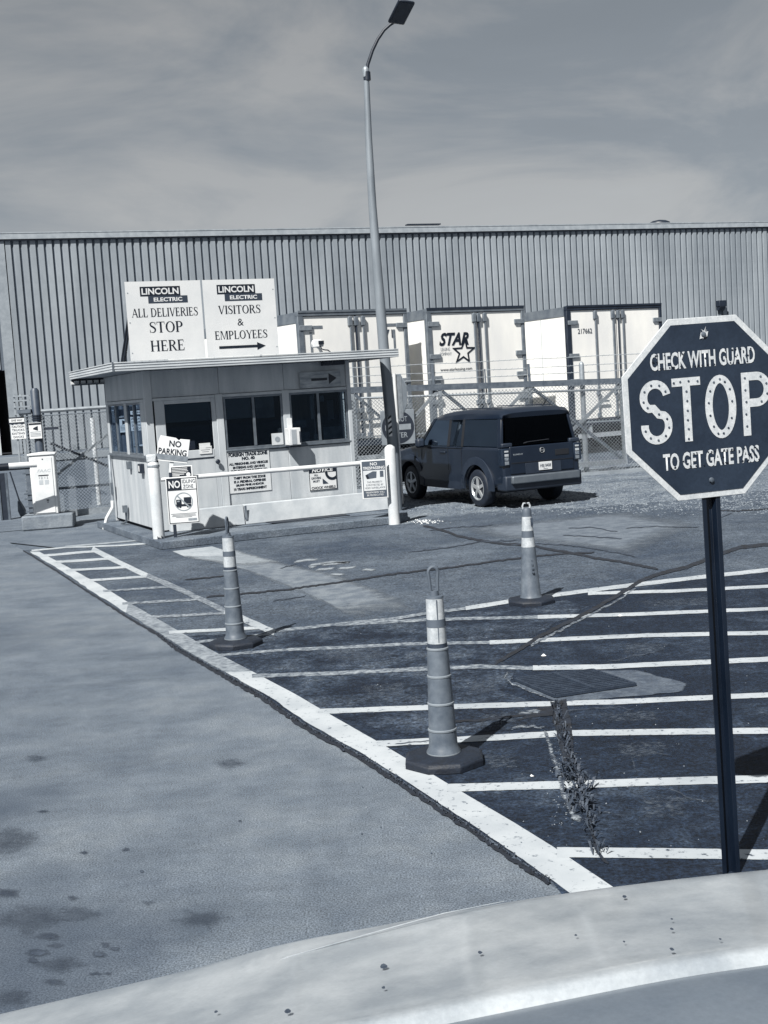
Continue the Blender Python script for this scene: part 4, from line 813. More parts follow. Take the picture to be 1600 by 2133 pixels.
# electrical bits on the left wall
for (y, z, w_, h_, m_) in ((1.28, 1.22, .12, .13, MALU), (.42, 1.2, .17, .15, DARKM)):
    b_ = MB().box(-.07, y, z-h_, -.001, y+w_, z).build('switch_box', m_, hut, bevel=.006)
MB().box(-.075, .47, 1.08, -.071, .53, 1.17).build('box_cover', SIGNW, hut)
MB().tube([(-.05, 2.78, 1.3), (-.06, 2.74, 1.12), (-.08, 2.68, .95), (-.08, 2.66, .35)], .028, 8).build('conduit', GALV, hut, smooth=True)
MB().tube([(-.085, 2.66, .5), (-.09, 2.66, .38), (-.2, 2.7, .2), (-.26, 2.72, .0)], .032, 8).build('conduit', WHITE, hut, smooth=True)
MB().box(-.10, 2.60, .62, -.06, 2.70, .82).build('conduit_box', MALU, hut); MB().box(-.1, 1.75, .34, -.03, 1.84, .46).build('conduit_box', MALU, hut)
MB().tube([(-.05, 1.8, .34), (-.05, 1.82, .18), (-.08, 2.1, .12)], .02, 6).build('conduit', MALU, hut)
# eave fitting + cable
MB().box(2.95, -.2, ZR-.07, 3.32, -.06, ZR-.005).build('eave_light', DARKM, hut)

def on_hut(name, label, cat, x, y, z, group=None, rz=0): return thing(name, label, cat, HW(x, y, z), HR+R(rz), group)
# roof signs
def logo(t, cx, cz, k=1.0):
    MB().box(cx-.37*k, -.008, cz+.005, cx+.26*k, -.005, cz+.15*k).build('logo_box', INK, t, bevel=.002); MB().box(cx-.25*k, -.0075, cz-.105*k, cx+.37*k, -.0048, cz+.004).build('logo_box', M('logo_dark', .03, .045), t, bevel=.002)
    text('LINCOLN', 'logo_lettering', t, SIGNW, cx-.055*k, cz+.077*k, w_=.58*k, h_=.098*k, y=-.0095, bold=.028); text('ELECTRIC', 'logo_lettering', t, SIGNW, cx+.06*k, cz-.05*k, w_=.45*k, h_=.062*k, y=-.0095, bold=.03)
for k, (x0, x1) in enumerate(((-.235, .955), (.985, 2.175))):
    cx = (x0+x1)/2
    t = on_hut('roof_sign', ['white rooftop sign reading ALL DELIVERIES STOP HERE', 'white rooftop sign reading VISITORS and EMPLOYEES above an arrow'][k], 'sign', cx, -.25, 3.41, 'square white sign panels on the hut roof')
    MB().box(-.592, -.004, -.60, .592, .012, .60).build('panel', SIGNW, t); logo(t, 0, .37)
    for sx in (-.56, .56) if True else ():
        for sz in (.43, -.02, -.48):
            if (k == 0 and sx < 0) or (k == 1 and sx > 0): MB().box(sx-.008, -.007, sz-.008, sx+.008, -.0045, sz+.008).build('bolt', GREYINK, t)
    if k == 0:
        serif_text('ALL DELIVERIES', 'lettering', t, INK, .0, .125, 1.04, .13); serif_text('STOP', 'lettering', t, INK, .0, -.10, .54, .165); serif_text('HERE', 'lettering', t, INK, .0, -.385, .54, .165)
        mb = MB(); mb.bar((-.56, .02, -.05), (-.58, .55, -.6), .03); mb.bar((-.54, .02, .2), (-.56, .8, -.6), .03)
        for j in range(7): mb.bar((-.56, .02+.07*j, -.05-.078*j), (-.55, .12+.07*j, -.12-.075*j), .012)
        mb.build('brace', DARKM, t)
    else:
        serif_text('VISITORS', 'lettering', t, INK, -.02, .13, .70, .13); text('&', 'lettering', t, INK, -.02, -.07, w_=.10, h_=.11, y=-.006); serif_text('EMPLOYEES', 'lettering', t, INK, -.02, -.265, .87, .13)
        mb = MB(); mb.prism([(-.40, -.006, -.475), (.23, -.006, -.475), (.23, -.006, -.515), (.37, -.006, -.455), (.23, -.006, -.395), (.23, -.006, -.435), (-.40, -.006, -.435)][::-1], (0, -.002, 0)); mb.build('arrow', INK, t)
        mb = MB(); mb.bar((.55, .02, .2), (.55, .8, -.6), .03); mb.build('brace', DARKM, t)
# security camera
t = on_hut('security_camera', 'white security camera on the hut roof with a dark cable looping down', 'camera', 2.80, -.36, ZR+.137)
MB().tube([(.06, 0, 0), (.02, 0, .07), (-.02, 0, .10)], [.03, .02, .02], 8).build('mount', WHITE, t, smooth=True)
MB().prism([(-.10, -.07, .08), (.07, -.09, .09), (.08, -.09, .17), (.03, -.08, .21), (-.08, -.06, .21), (-.11, -.06, .15)], (.02, .14, 0)).build('housing', WHITE, t, bevel=.015)
MB().box(-.02, -.102, .125, .075, -.09, .185).build('lens_window', INK, t, bevel=.004)
MB().tube([(.0, -.09, .11), (.03, -.10, .05), (.08, -.1, .035), (.13, -.1, .03), (.17, -.1, .0), (.20, -.095, -.09), (.20, -.10, -.17), (.17, -.08, -.2)], .011, 6).build('cable', DARKM, t, smooth=True)
# arrow sign
t = on_hut('arrow_sign', 'weathered sign with a right-pointing arrow above the right hand window', 'sign', 2.93, -.045, 2.37)
MB().box(-.36, 0, -.13, .36, .01, .13).build('plate', M('faded_sign', .22, .50, scale=7, rough=.7, stretch=(.5, 1, 2.5)), t)
MB().prism([(-.16, -.002, -.02), (.12, -.002, -.02), (.12, -.002, .022), (-.16, -.002, .022)], (0, -.002, 0)).build('arrow_shaft', INK, t); MB().prism([(.15, -.002, -.085), (.29, -.002, .01), (.15, -.002, .095)], (0, -.002, 0)).build('arrow_head', INK, t)
# intercom box and paper
t = on_hut('intercom_box', 'white box shaped intercom fixed to the column between the two windows', 'intercom', 2.34, -.05, 1.47)
MB().box(-.10, -.22, -.14, .10, .0, .14).build('case', WHITE, t, bevel=.012); MB().box(-.06, -.226, -.12, .02, -.221, .11).build('grille', M('grille', .3, .4), t); MB().box(.072, -.225, -.1, .09, -.221, .08).build('edge_strip', DARKM, t); MB().box(-.04, 0.0, .14, .04, .03, .30).build('back_plate', SIGNW, t)
MB().prism([(-.1, 0, -.145), (.1, 0, -.145), (.1, -.2, -.145), (-.1, -.2, -.145)], (0, 0, -.02)).build('bracket', DARKM, t)
t = on_hut('taped_notice', 'white printed sheet taped low on the left hand window beside the intercom', 'notice', 2.12, -.022, 1.44)
MB().box(-.10, 0, -.09, .10, .003, .10).build('sheet', PAPER, t); MB().tube([(0, -.002, -.0), (0, -.004, 0)], .045, 12).build('emblem', GREYINK, t)
# trade zone sign
t = on_hut('trade_zone_sign', 'large white FOREIGN TRADE ZONE notice in black capitals below the left window', 'sign', 1.60, -.012, .97)
MB().box(-.36, -.002, -.345, .36, .006, .325).build('plate', M('notice_white', .55, .65, scale=3, rough=.6), t)
rows = [('FOREIGN TRADE ZONE', .66, .062, .275), ('NO. 40', .22, .05, .205), ('ALL PERSONNEL AND VEHICLES', .66, .038, .125), ('ENTERING AND LEAVING', .54, .038, .065), ('THIS ZONE ARE SUBJECT TO', .62, .034, .01), ('SEARCH BY U.S. CUSTOMS', .58, .034, -.045), ('THEFT FROM THIS ZONE', .54, .038, -.105), ('IS A FEDERAL OFFENSE', .54, .038, -.165), ('$8,000 FINE AND/OR', .48, .040, -.225), ('10 YEARS IMPRISONMENT', .56, .040, -.285)]
for s2, w_, h_, z in rows: text(s2, 'lettering', t, INK, 0, z, w_=w_, h_=h_*1.08, y=-.005, bold=.055)
# chock sign
t = on_hut('chock_notice', 'small NOTICE sign telling drivers to chock wheels under the right hand window', 'sign', 2.87, -.012, .735)
MB().box(-.245, -.002, -.19, .245, .006, .19).build('plate', SIGNW, t); MB().box(-.235, -.005, .10, .235, -.0025, .18).build('header', INK, t)
mb = MB()
for a, b, c, d in ((-.245, -.19, -.235, .19), (.235, -.19, .245, .19), (-.245, -.19, .245, -.18), (-.245, .18, .245, .19)): mb.box(a, -.0056, b, c, -.0026, d)
mb.build('border', INK, t)
text('NOTICE', 'lettering', t, SIGNW, 0, .14, w_=.38, h_=.06, y=-.008, bold=.03, shear=.2)
for i, l_ in enumerate(('ALL', 'DRIVERS', 'MUST')): text(l_, 'lettering', t, INK2, -.12, .065-.052*i, w_=(.07, .17, .12)[i], h_=.036, y=-.005, bold=.03)
text('CHOCK WHEELS', 'lettering', t, INK, 0, -.15, w_=.43, h_=.042, y=-.005, bold=.03)
mb = MB()
for i in range(14):
    a, b = R(170+14*i), R(170+14*(i+1)); mb.quad(*[(.17+r_*math.cos(q), -.006, .09+r_*math.sin(q)) for r_, q in ((.13, a), (.13, b), (.085, b), (.085, a))])
mb.v = [(min(x, .235), y, min(z, .1)) for x, y, z in mb.v]; mb.build('wheel_icon', INK, t); MB().prism([(-.01, -.006, -.09), (.09, -.006, -.09), (-.01, -.006, .0)], (0, -.001, 0)).build('chock_icon', INK2, t)

# ================================================================== BOLLARDS, PIPE, SIGNS ON THE FRONT
MBOL = M('bollard_paint', .50, .66, scale=4, rough=.5, fine=.06, fscale=40, stretch=(1, 1, .5)); MRUST = M('rusted_steel', .015, .06, scale=20, rough=.9)
bl, br_ = G(333, 1138), G(822, 1092)
for k, (p, h_, r_) in enumerate(((bl, 1.27, .088), (br_, 1.24, .088))):
    t = thing('bollard', ['white steel bollard with a rusted broken base beside the NO IDLING sign', 'white steel bollard in front of the lamp post at the end of the barrier wall'][k], 'bollard', p, 0, 'white steel bollards holding the barrier pipe')
    prof = [(r_*1.06, 0), (r_, .15), (r_, h_-.05), (r_*.86, h_-.01), (r_*.4, h_+.02), (.01, h_+.025)]
    MB().lathe(prof, 22).build('tube', MBOL, t, smooth=True)
    if k == 0:
        MB().box(-.09, -.05, h_, .06, .05, h_+.12).build('broken_cap', M('mortar', .45, .6, scale=14, bump=.5), t, bevel=.02); MB().tube([(0, 0, h_-.07), (0, 0, h_-.04)], .095, 20).build('band', GREYINK, t)
        m2 = MB()
        for i in range(7):
            a0 = R(-95+18*i); a1 = R(-95+18*(i+1)); hh = .07+.08*rnd.random(); rr = r_*1.08
            m2.quad((rr*math.cos(a0), rr*math.sin(a0), 0), (rr*math.cos(a1), rr*math.sin(a1), 0), (rr*math.cos(a1), rr*math.sin(a1), hh), (rr*math.cos(a0), rr*math.sin(a0), hh+.03))
        m2.build('rust_hole', MRUST, t)
MBK = M('weed_dark', .01, .03); 
pa, pb = D(400, 994, 19.0), D(770, 963.5, 19.80)
t = thing('barrier_pipe', 'long white horizontal barrier pipe across the front of the guard booth', 'barrier', pa); 
MB().tube([(0, 0, 0), pb-pa], .036, 14).build('pipe', WHITE, t, smooth=True); MB().tube([(-.01, 0, 0)-Vector((.3, .07, -.01)) if False else (-.45, -.13, .0), (0, 0, 0)], .03, 10).build('pipe_end', WHITE, t, smooth=True)
# no idling sign
ip = G(367, 1136)
t = thing('no_idling_sign', 'NO IDLING ZONE sign with a crossed out truck on a short dark post', 'sign', ip, R(4))
MB().bar((.0, .02, 0), (.0, .02, 1.1), .045).build('post', DARKM, t); MB().lathe([(.13, 0), (.12, .04), (.05, .07)], 10, (0.02, .02, 0)).build('foot', RUBBER, t)
P0 = D(384, 1042, 18.85) - ip; cx, cz = P0.x-.02, P0.z
pl = MB().box(cx-.235, -.01, cz-.355, cx+.235, .0, cz+.355).build('plate', SIGNW, t, bevel=.012)
mb = MB()
for a, b, c, d in ((-.222, -.34, -.212, .34), (.212, -.34, .222, .34), (-.222, -.34, .222, -.33), (-.222, .33, .222, .34), (-.222, .155, .222, .165)): mb.box(cx+a, -.0135, cz+b, cx+c, -.0105, cz+d)
mb.build('border', INK, t); MB().box(cx-.212, -.0132, cz+.165, cx-.005, -.0104, cz+.33).build('header', INK, t)
text('NO', 'lettering', t, SIGNW, cx-.108, cz+.247, w_=.17, h_=.11, y=-.016, bold=.02); text('IDLING', 'lettering', t, INK2, cx+.107, cz+.285, w_=.19, h_=.055, y=-.014); text('ZONE', 'lettering', t, INK2, cx+.095, cz+.208, w_=.15, h_=.055, y=-.014)
mb = MB(); zc = cz-.02
for i in range(40):
    a, b = R(9*i), R(9*(i+1)); mb.quad(*[(cx+.01+r_*math.cos(q), -.0128, zc+r_*math.sin(q)) for r_, q in ((.140, a), (.140, b), (.126, b), (.126, a))])
for q in ((.02, .7), ): mb.poly([(cx+.01-.105, -.0126, zc+.095), (cx+.01-.09, -.0126, zc+.11), (cx+.01+.105, -.0126, zc-.095), (cx+.01+.09, -.0126, zc-.11)])
mb.build('prohibition_ring', GREYINK, t)
mb = MB(); mb.box(cx-.10, -.0122, zc-.05, cx-.02, -.0108, zc+.035); mb.box(cx+.015, -.0122, zc-.03, cx+.125, -.0108, zc+.065); mb.box(cx-.11, -.0122, zc-.07, cx+.12, -.0108, zc-.035)
for x in (-.085, -.045, .07, .1): mb.tube([(cx+x, -.0108, zc-.075), (cx+x, -.0122, zc-.075)], .018, 10)
mb.build('truck_icon', INK, t); MB().box(cx-.085, -.0135, zc, cx-.05, -.0124, zc+.02).build('cab_window', GREYINK, t)
for z, w_ in ((-.20, .19), (-.218, .17), (-.236, .18), (-.254, .12)): MB().box(cx-w_, -.0125, cz+z, cx+w_, -.0105, cz+z+.006).build('print_line', INK2, t)
MB().box(cx+.06, -.0125, cz-.31, cx+.19, -.0105, cz-.275).build('maker_mark', GREYINK, t)
# small notice box above
q0 = D(378, 982, 18.87)
t = thing('instruction_notice', 'small dark instruction notice with white lines on top of the NO IDLING sign', 'sign', q0, R(4))
MB().box(-.17, -.012, -.085, .17, .0, .085).build('plate', SIGNW, t, bevel=.012); MB().box(-.15, -.016, -.07, .145, -.013, .07).build('panel', INK, t)
for z, a, b in ((.05, -.14, .09), (.028, -.14, .09), (.005, -.14, .10), (-.018, -.14, .07), (-.04, -.14, .04), (-.058, -.14, -.03)): MB().box(a, -.018, z-.005, b, -.0165, z+.004).build('print_line', SIGNW, t)
MB().tube([(.10, -.0165, -.05), (.10, -.019, -.05)], .032, 14).build('badge', SIGNW, t)
# no parking board
q0 = D(360, 936, 18.86)
t = thing('no_parking_board', 'tilted weathered NO PARKING board above the other signs by the left bollard', 'sign', q0, 0, rot=(0, R(10), R(3)))
mb = MB(); mb.prism([(-.225, 0, .10), (-.235, 0, -.19), (.235, 0, -.19), (.24, 0, .17), (.1, 0, .165), (.08, 0, .14), (.03, 0, .175), (-.20, 0, .19)], (0, .02, 0)); mb.build('board', SIGNW, t, bevel=.003)
text('NO', 'lettering', t, INK, .03, .085, w_=.18, h_=.095, y=-.003, bold=.025); text('PARKING', 'lettering', t, INK, .0, -.04, w_=.42, h_=.095, y=-.003, bold=.025)
MB().box(-.235, -.006, -.165, .235, -.001, -.085).build('grey_band', MHI, t); MB().box(-.03, .02, -.36, .03, .05, .05).build('stake', MBOL, t)
# no trespassing sign
q0 = D(780, 998, 19.68)
t = thing('no_trespassing_sign', 'NO TRESPASSING video surveillance sign hung at the right end of the pipe', 'sign', q0, R(4))
MB().box(-.205, -.006, -.305, .205, .004, .305).build('plate', SIGNW, t, bevel=.02); MG = M('sign_grey', .07, .09); MB().box(-.185, -.010, -.285, .185, -.0065, .285).build('field', MG, t, bevel=.008); MB().box(-.172, -.0135, -.175, .172, -.0105, .14).build('panel', M('panel_pale', .55, .65), t)
text('NO', 'lettering', t, SIGNW, 0, .24, w_=.11, h_=.05, y=-.012, bold=.02); text('TRESPASSING', 'lettering', t, SIGNW, 0, .178, w_=.34, h_=.045, y=-.012, bold=.02)
mb = MB(); mb.prism([(-.14, -.015, .07), (-.02, -.015, .125), (.04, -.015, .12), (.03, -.015, .02), (-.1, -.015, .01)], (0, -.001, 0)); mb.build('camera_icon', MG, t); MB().prism([(-.14, -.0165, .07), (-.1, -.0165, .075), (-.08, -.0165, .012), (-.12, -.0165, .012)], (0, -.001, 0)).build('lens_icon', INK, t); MB().box(.09, -.016, .03, .145, -.014, .125).build('mount_icon', MG, t)
for i, l_ in enumerate(('THIS PROPERTY', 'IS PROTECTED BY', 'VIDEO SURVEILLANCE')): text(l_, 'lettering', t, INK2, 0, -.045-.045*i, w_=(.24, .27, .32)[i], h_=.03, y=-.0145, bold=.01)
for i, l_ in enumerate(('TRESPASSERS WILL', 'BE PROSECUTED')): text(l_, 'lettering', t, SIGNW, 0, -.205-.042*i, w_=(.3, .26)[i], h_=.026, y=-.012)
# edge-on sign on white post
q0 = G(838, 1050)
t = thing('edge_on_stop_sign', 'octagonal sign seen almost edge on, on a white pole behind the right bollard', 'sign', q0, R(-66))
oc = [(.38*1.0824*math.sin(R(22.5+45*i)), .38*1.0824*math.cos(R(22.5+45*i))) for i in range(8)]
MB().prism([(x, .05, 2.02+z) for x, z in oc], (0, .01, 0)).build('plate', M('sign_grey_back', .16, .22, rough=.5), t); MB().prism([(x*.93, .0605, 2.02+z*.93) for x, z in oc], (0, .003, 0)).build('face', M('stop_face_dark', .02, .03), t)
MB().tube([(0, .0, 0), (0, 0, 2.42)], .032, 8).build('post', WHITE, t, smooth=True); MB().box(.10, .0, 1.6, .2, .045, 2.36).build('stiffener', GALV, t)

# ================================================================== LAMP POST
lpb = Vector((.30, 22.0, 0)); t = thing('street_lamp', 'tall tapered steel lamp post with a curved arm and flat lamp head', 'street lamp', lpb)
def LPp(u, v): return D(u, v, 22.0)-lpb
path = [LPp(826, 1075), LPp(819, 930), LPp(812, 850), LPp(799, 720), LPp(786, 560), LPp(776, 430), LPp(768, 290), LPp(763, 155)]; path[0].z = 0
MPOLE = M('pole_steel', .20, .28, scale=5, rough=.45, metal=.15, stretch=(1, 1, .25))
MB().tube(path, [.105, .10, .098, .092, .082, .07, .06, .047], 20).build('pole', MPOLE, t, smooth=True)
MB().lathe([(.055, -.10), (.06, .02), (.05, .05), (.012, .085)], 14, LPp(762, 148)).build('cap', GALV, t, smooth=True)
arm = [LPp(764, 158), LPp(766, 135), LPp(776, 105), LPp(787, 82), LPp(800, 63), LPp(812, 52), LPp(824, 44)]
MB().tube(arm, [.032, .03, .028, .027, .026, .026, .03], 10).build('arm', DARKM, t, smooth=True)
MB().lathe([(.062, -.14), (.062, .0)], 14, LPp(764, 150)).build('collar', DARKM, t, smooth=True)
hp = arm[-1]; dl = Vector((.17, -.36, .20)).normalized(); ac = Vector((.81, .58, 0)).normalized(); nn = ac.cross(dl).normalized()
hm = Matrix(((ac.x, dl.x, nn.x, hp.x), (ac.y, dl.y, nn.y, hp.y), (ac.z, dl.z, nn.z, hp.z), (0, 0, 0, 1)))
hd = MB().box(-.17, -.02, -.0, .17, .50, .06, mat=hm).build('lamp_head', DARKM, t, bevel=.035); 
for i in range(5): MB().box(-.09, .16+.055*i, -.014, .12, .185+.055*i, -.002, mat=hm).build('lens_strip', GREYINK, hd)
# hazard marker
q = LPp(814, 888); hz = thing('hazard_marker', 'small striped hazard plate strapped to the right side of the lamp post', 'marker', lpb+q+Vector((-.015, -.115, 0)), R(30))
MB().box(-.035, -.004, -.17, .035, .004, .17).build('plate', SIGNW, hz)
for i in range(4): MB().prism([(-.034, -.0045, -.15+.09*i), (.034, -.0045, -.11+.09*i), (.034, -.0045, -.07+.09*i), (-.034, -.0045, -.11+.09*i)], (0, -.002, 0)).build('stripe', INK, hz)

# ================================================================== BARRIER CABINET (left)
gpz = G(100, 1103); t = thing('cabinet_plinth', 'chunky concrete block under the white barrier cabinet', 'plinth', G(103, 1101), R(8))
MB().box(-.46, -.18, 0, .46, .35, .27).build('block', M('plinth_concrete', .15, .24, scale=4, rough=.9, fine=.2, bump=.4, bscale=30), t, bevel=.03)
t = thing('barrier_cabinet', 'tall white barrier motor cabinet standing on a concrete block', 'cabinet', G(103, 1101)+Vector((-.02, .02, .27)), R(8))
MB().box(-.225, -.13, 0, .225, .2, 1.08).build('case', WHITE, t, bevel=.02); MB().prism([(-.25, -.15, 1.08), (.25, -.15, 1.08), (.25, -.15, 1.115), (.0, -.15, 1.135), (-.25, -.15, 1.115)][::-1], (0, .38, 0)).build('lid', WHITE, t, bevel=.008)
MB().box(-.175, -.142, .03, .175, -.131, 1.04).build('door_panel', WHITE, t, bevel=.006)
text('FAAC', 'lettering', t, M('logo_grey', .4, .45), .03, .80, w_=.24, h_=.055, y=-.1435, bold=.01, shear=.2)
MB().box(-.08, -.1445, .705, .10, -.1425, .725).build('label_header', INK, t); 
for x in (-.04, .06): 
    MB().box(x-.035, -.1445, .55, x+.035, -.1427, .63).build('label_text', M('label_pale', .42, .5), t); text('1 2', 'lettering', t, INK2, x, .672, w_=.06, h_=.04, y=-.144)
MB().box(.005, -.147, 1.0, .025, -.1425, 1.02).build('screw', DARKM, t); mb = MB(); mb.box(.03, -.147, .25, .07, -.1425, .272); mb.box(.04, -.147, .215, .06, -.1425, .235); mb.build('key_lock', DARKM, t)
MB().box(-.25, -.02, 0.93, -.226, .1, 1.0).build('arm_hub', DARKM, t)
bpy.context.view_layer.update(); inv = t.matrix_world.inverted()
ap = D(62, 968, 22.3); aq = D(-260, 990, 21.5); A_ = inv @ ap; B_ = inv @ aq; dd = (B_-A_).normalized(); LN_ = (B_-A_).length
arm_ = MB().tube([A_-dd*.12, B_], .055, 10).build('arm', WHITE, t, smooth=True)
MB().tube([A_+dd*.36, B_-dd*.2], .0565, 10).build('dark_stripe', INK, arm_); MB().bar(A_+Vector((0, 0, -.062)), B_+Vector((0, 0, -.062)), .03).build('bottom_edge', DARKM, arm_)

# ================================================================== CHANNELIZER CONES
MOR = M('cone_orange', .09, .165, scale=9, rough=.45, fine=.05, fscale=30); MRF = M('reflective_sleeve', .38, .54, scale=18, rough=.35, fine=.15, fscale=70); MRG = M('cone_ring', .2, .26, scale=6, rough=.4); MSL = M('cone_grey_band', .09, .12)
def octbase(t, r_, h_, rot):
    mb = MB(); ring = lambda rr, z: [(rr*math.cos(R(rot+45*i)), rr*math.sin(R(rot+45*i)), z) for i in range(8)]
    vs = ring(r_, 0)+ring(r_, h_*.7)+ring(r_*.92, h_)+ring(.1, h_+.012); fs = [tuple(range(8))[::-1]]
    for k in range(3): fs += [(k*8+i, k*8+(i+1) % 8, k*8+8+(i+1) % 8, k*8+8+i) for i in range(8)]
    fs.append(tuple(range(24, 32))); mb.add(vs, fs); return mb.build('rubber_base', RUBBER, t, bevel=.006)
def channelizer(label, loc, rz):
    t = thing('channelizer_cone', label, 'traffic cone', loc, R(rz), 'tall ringed channelizer cones with looped handles')
    octbase(t, .235, .055, 12)
    b = [(.094, .055), (.094, .075), (.082, .095), (.080, .19)]
    MB().lathe([(.096, .05), (.096, .078), (.084, .096), (.080, .125), (.078, .20)], 28).build('body_segment', MOR, t, smooth=True)
    segs = [(.077, .072, .205, .345), (.071, .066, .355, .50), (.064, .059, .51, .655)]
    for r0, r1, z0, z1 in segs: MB().lathe([(r0, z0), (r1, z1)], 28).build('body_segment', MOR, t, smooth=True)
    for r_, z in ((.080, .2), (.0735, .35), (.0665, .505), (.060, .66), (.095, .068)):
        MB().lathe([(r_-.003, z-.008), (r_+.002, z-.004), (r_+.002, z+.004), (r_-.003, z+.008)], 28, capb=False, capt=False).build('ring', MRG, t, smooth=True)
    MB().lathe([(.056, .664), (.0555, .692)], 26).build('grey_band', INK2, t, smooth=True)
    MB().lathe([(.0545, .69), (.0530, .785)], 26).build('reflective_sleeve', MRF, t, smooth=True)
    MB().lathe([(.0550, .785), (.0540, .828)], 26).build('grey_band', MSL, t, smooth=True)
    MB().lathe([(.052, .828), (.0495, .945)], 26).build('reflective_sleeve', MRF, t, smooth=True)
    MB().lathe([(.0510, .945), (.049, .955), (.026, .958), (.024, .985)], 26).build('shoulder', MSL, t, smooth=True)
    pts = []
    for i in range(19):
        a = R(-60+300*i/18+0); pts.append((.028*math.cos(a-math.pi*0)*1.0, 0, 1.078+.045*math.sin(a)))
    pts = [(-.02, 0, .98), (-.022, 0, 1.03)]+[(.027*math.cos(R(200-220*i/12)), 0, 1.085+.032*math.sin(R(200-220*i/12))) for i in range(13)]+[(.022, 0, 1.03), (.02, 0, .98)]
    MB().tube(pts, .0095, 8).build('handle', MSL, t, smooth=True)
    MB().box(-.002, -.0545, .70, .003, -.050, .94).build('sleeve_seam', MSL, t)
    return t
channelizer('tall ringed cone standing on the end of the ladder marked walkway', G(492, 1345), 78)
channelizer('tall ringed cone nearest the truck hood on the wide white edge line', G(926, 1590), 8)
t = thing('traffic_cone', 'smooth sided tall cone with two white bands by the thin curved line', 'traffic cone', G(1107, 1256), R(10))
octbase(t, .235, .05, 8)
MB().lathe([(.110, .045), (.104, .065), (.094, .085), (.066, .545)], 30).build('body', MOR, t, smooth=True)
MB().lathe([(.0672, .545), (.0600, .635)], 30).build('reflective_band', MRF, t, smooth=True); MB().lathe([(.0600, .635), (.0555, .70)], 30).build('body_band', MSL, t, smooth=True)
MB().lathe([(.0562, .70), (.0465, .835)], 30).build('reflective_band', MRF, t, smooth=True); MB().lathe([(.0470, .835), (.044, .865), (.043, .90), (.034, .915)], 30).build('neck', MSL, t, smooth=True)
for s_ in (-1, 1): MB().tube([(s_*.030, 0, .9), (s_*.038, 0, .935), (s_*.026, 0, .962), (s_*.008, 0, .960)], .009, 7).build('handle_hook', MRF, t, smooth=True)
for i in range(5): MB().box(-.002, -.098+.0055*i*1.4, .30+.035*i, .014, -.06, .32+.035*i).build('stencil_mark', MSL, t)
MB().box(.02, -.055, .75, .042, -.03, .82).build('scuff', INK2, t)

# ================================================================== BIG STOP SIGN
S0 = D(1502, 1700, 5.1); S0.z = 0
t = thing('stop_sign', 'large octagonal STOP sign reading CHECK WITH GUARD to get gate pass on a steel post', 'sign', (D(1484, 848, 5.08).x+.008, 5.08, 0), rot=(0, R(-1.0), R(14)))
t.scale = (.975, 1, .975)
zc = D(1489, 848, 5.08).z/.975; rr = .372/math.cos(R(22.5)); oct_ = [(rr*math.cos(R(22.5+45*i)), rr*math.sin(R(22.5+45*i))) for i in range(8)]
k_ = .932
MSF = M('stop_face', .024, .036, scale=5, rough=.35, fine=.12, fscale=80); MSB = M('stop_border', .50, .62, scale=30, rough=.5, fine=.10, fscale=120)
MB().prism([(x, -.002, zc+z) for x, z in oct_], (0, .005, 0)).build('plate', MSB, t, bevel=.0015)
MB().prism([(x*k_, -.0045, zc+z*k_) for x, z in oct_][::1], (0, .002, 0)).build('face', MSF, t)
def ringp(pts, w_, mb, y, closed=False):
    n = len(pts)
    for i in range(n if closed else n-1):
        a, b = Vector(pts[i]), Vector(pts[(i+1) % n]); pa_ = Vector(pts[(i-1) % n]) if (closed or i > 0) else a-(b-a); nb = Vector(pts[(i+2) % n]) if (closed or i < n-2) else b+(b-a)
        n0 = ((b-a).normalized()+(a-pa_).normalized()).normalized(); n1 = ((b-a).normalized()+(nb-b).normalized()).normalized()
        q = [(a.x+n0.y*w_/2, a.y-n0.x*w_/2), (b.x+n1.y*w_/2, b.y-n1.x*w_/2), (b.x-n1.y*w_/2, b.y+n1.x*w_/2), (a.x-n0.y*w_/2, a.y+n0.x*w_/2)]
        mb.poly([(x, y, zc+z) for x, z in q])
LW = .034
def spl(cx, cz, rx, rz, a0, a1, n=16): return [(cx+rx*math.cos(R(a0+(a1-a0)*i/n)), cz+rz*math.sin(R(a0+(a1-a0)*i/n))) for i in range(n+1)]
LH = .131
h2 = LH-LW/2
mb = MB(); cxS = -.232
spts = spl(cxS, h2-.053, .052, .053, 8, 180, 12)+spl(cxS+.0, h2-.060, .052, .046, 190, 235, 4)+[(cxS-.010, .016), (cxS+.012, -.010)]+spl(cxS, -h2+.064, .053, .046, 50, 0, 4)+spl(cxS, -h2+.057, .053, .057, -8, -188, 14)
ringp(spts, LW, mb, -.0062); mb.build('letter', MSB, t)
mb = MB(); mb.box(-.155, -.0062, zc+LH-LW, -.027, -.0050, zc+LH); mb.box(-.091-LW/2, -.0062, zc-LH, -.091+LW/2, -.0050, zc+LH-LW-.0001); mb.build('letter', MSB, t)
cxO = .061; opts = spl(cxO, 0, .054, h2, 0, 360, 40)[:-1]; mb = MB(); ringp(opts, LW, mb, -.0062, True); mb.build('letter', MSB, t)
cxP = .178; mb = MB(); mb.box(cxP-LW/2, -.0062, zc-LH, cxP+LW/2, -.005, zc+LH); ppts = [(cxP+LW/2+.0002, h2)]+spl(cxP+.052, h2-.055, .050, .055, 90, -90, 16)+[(cxP+LW/2+.0002, h2-.110)]; ringp(ppts, LW, mb, -.0060); mb.build('letter', MSB, t)
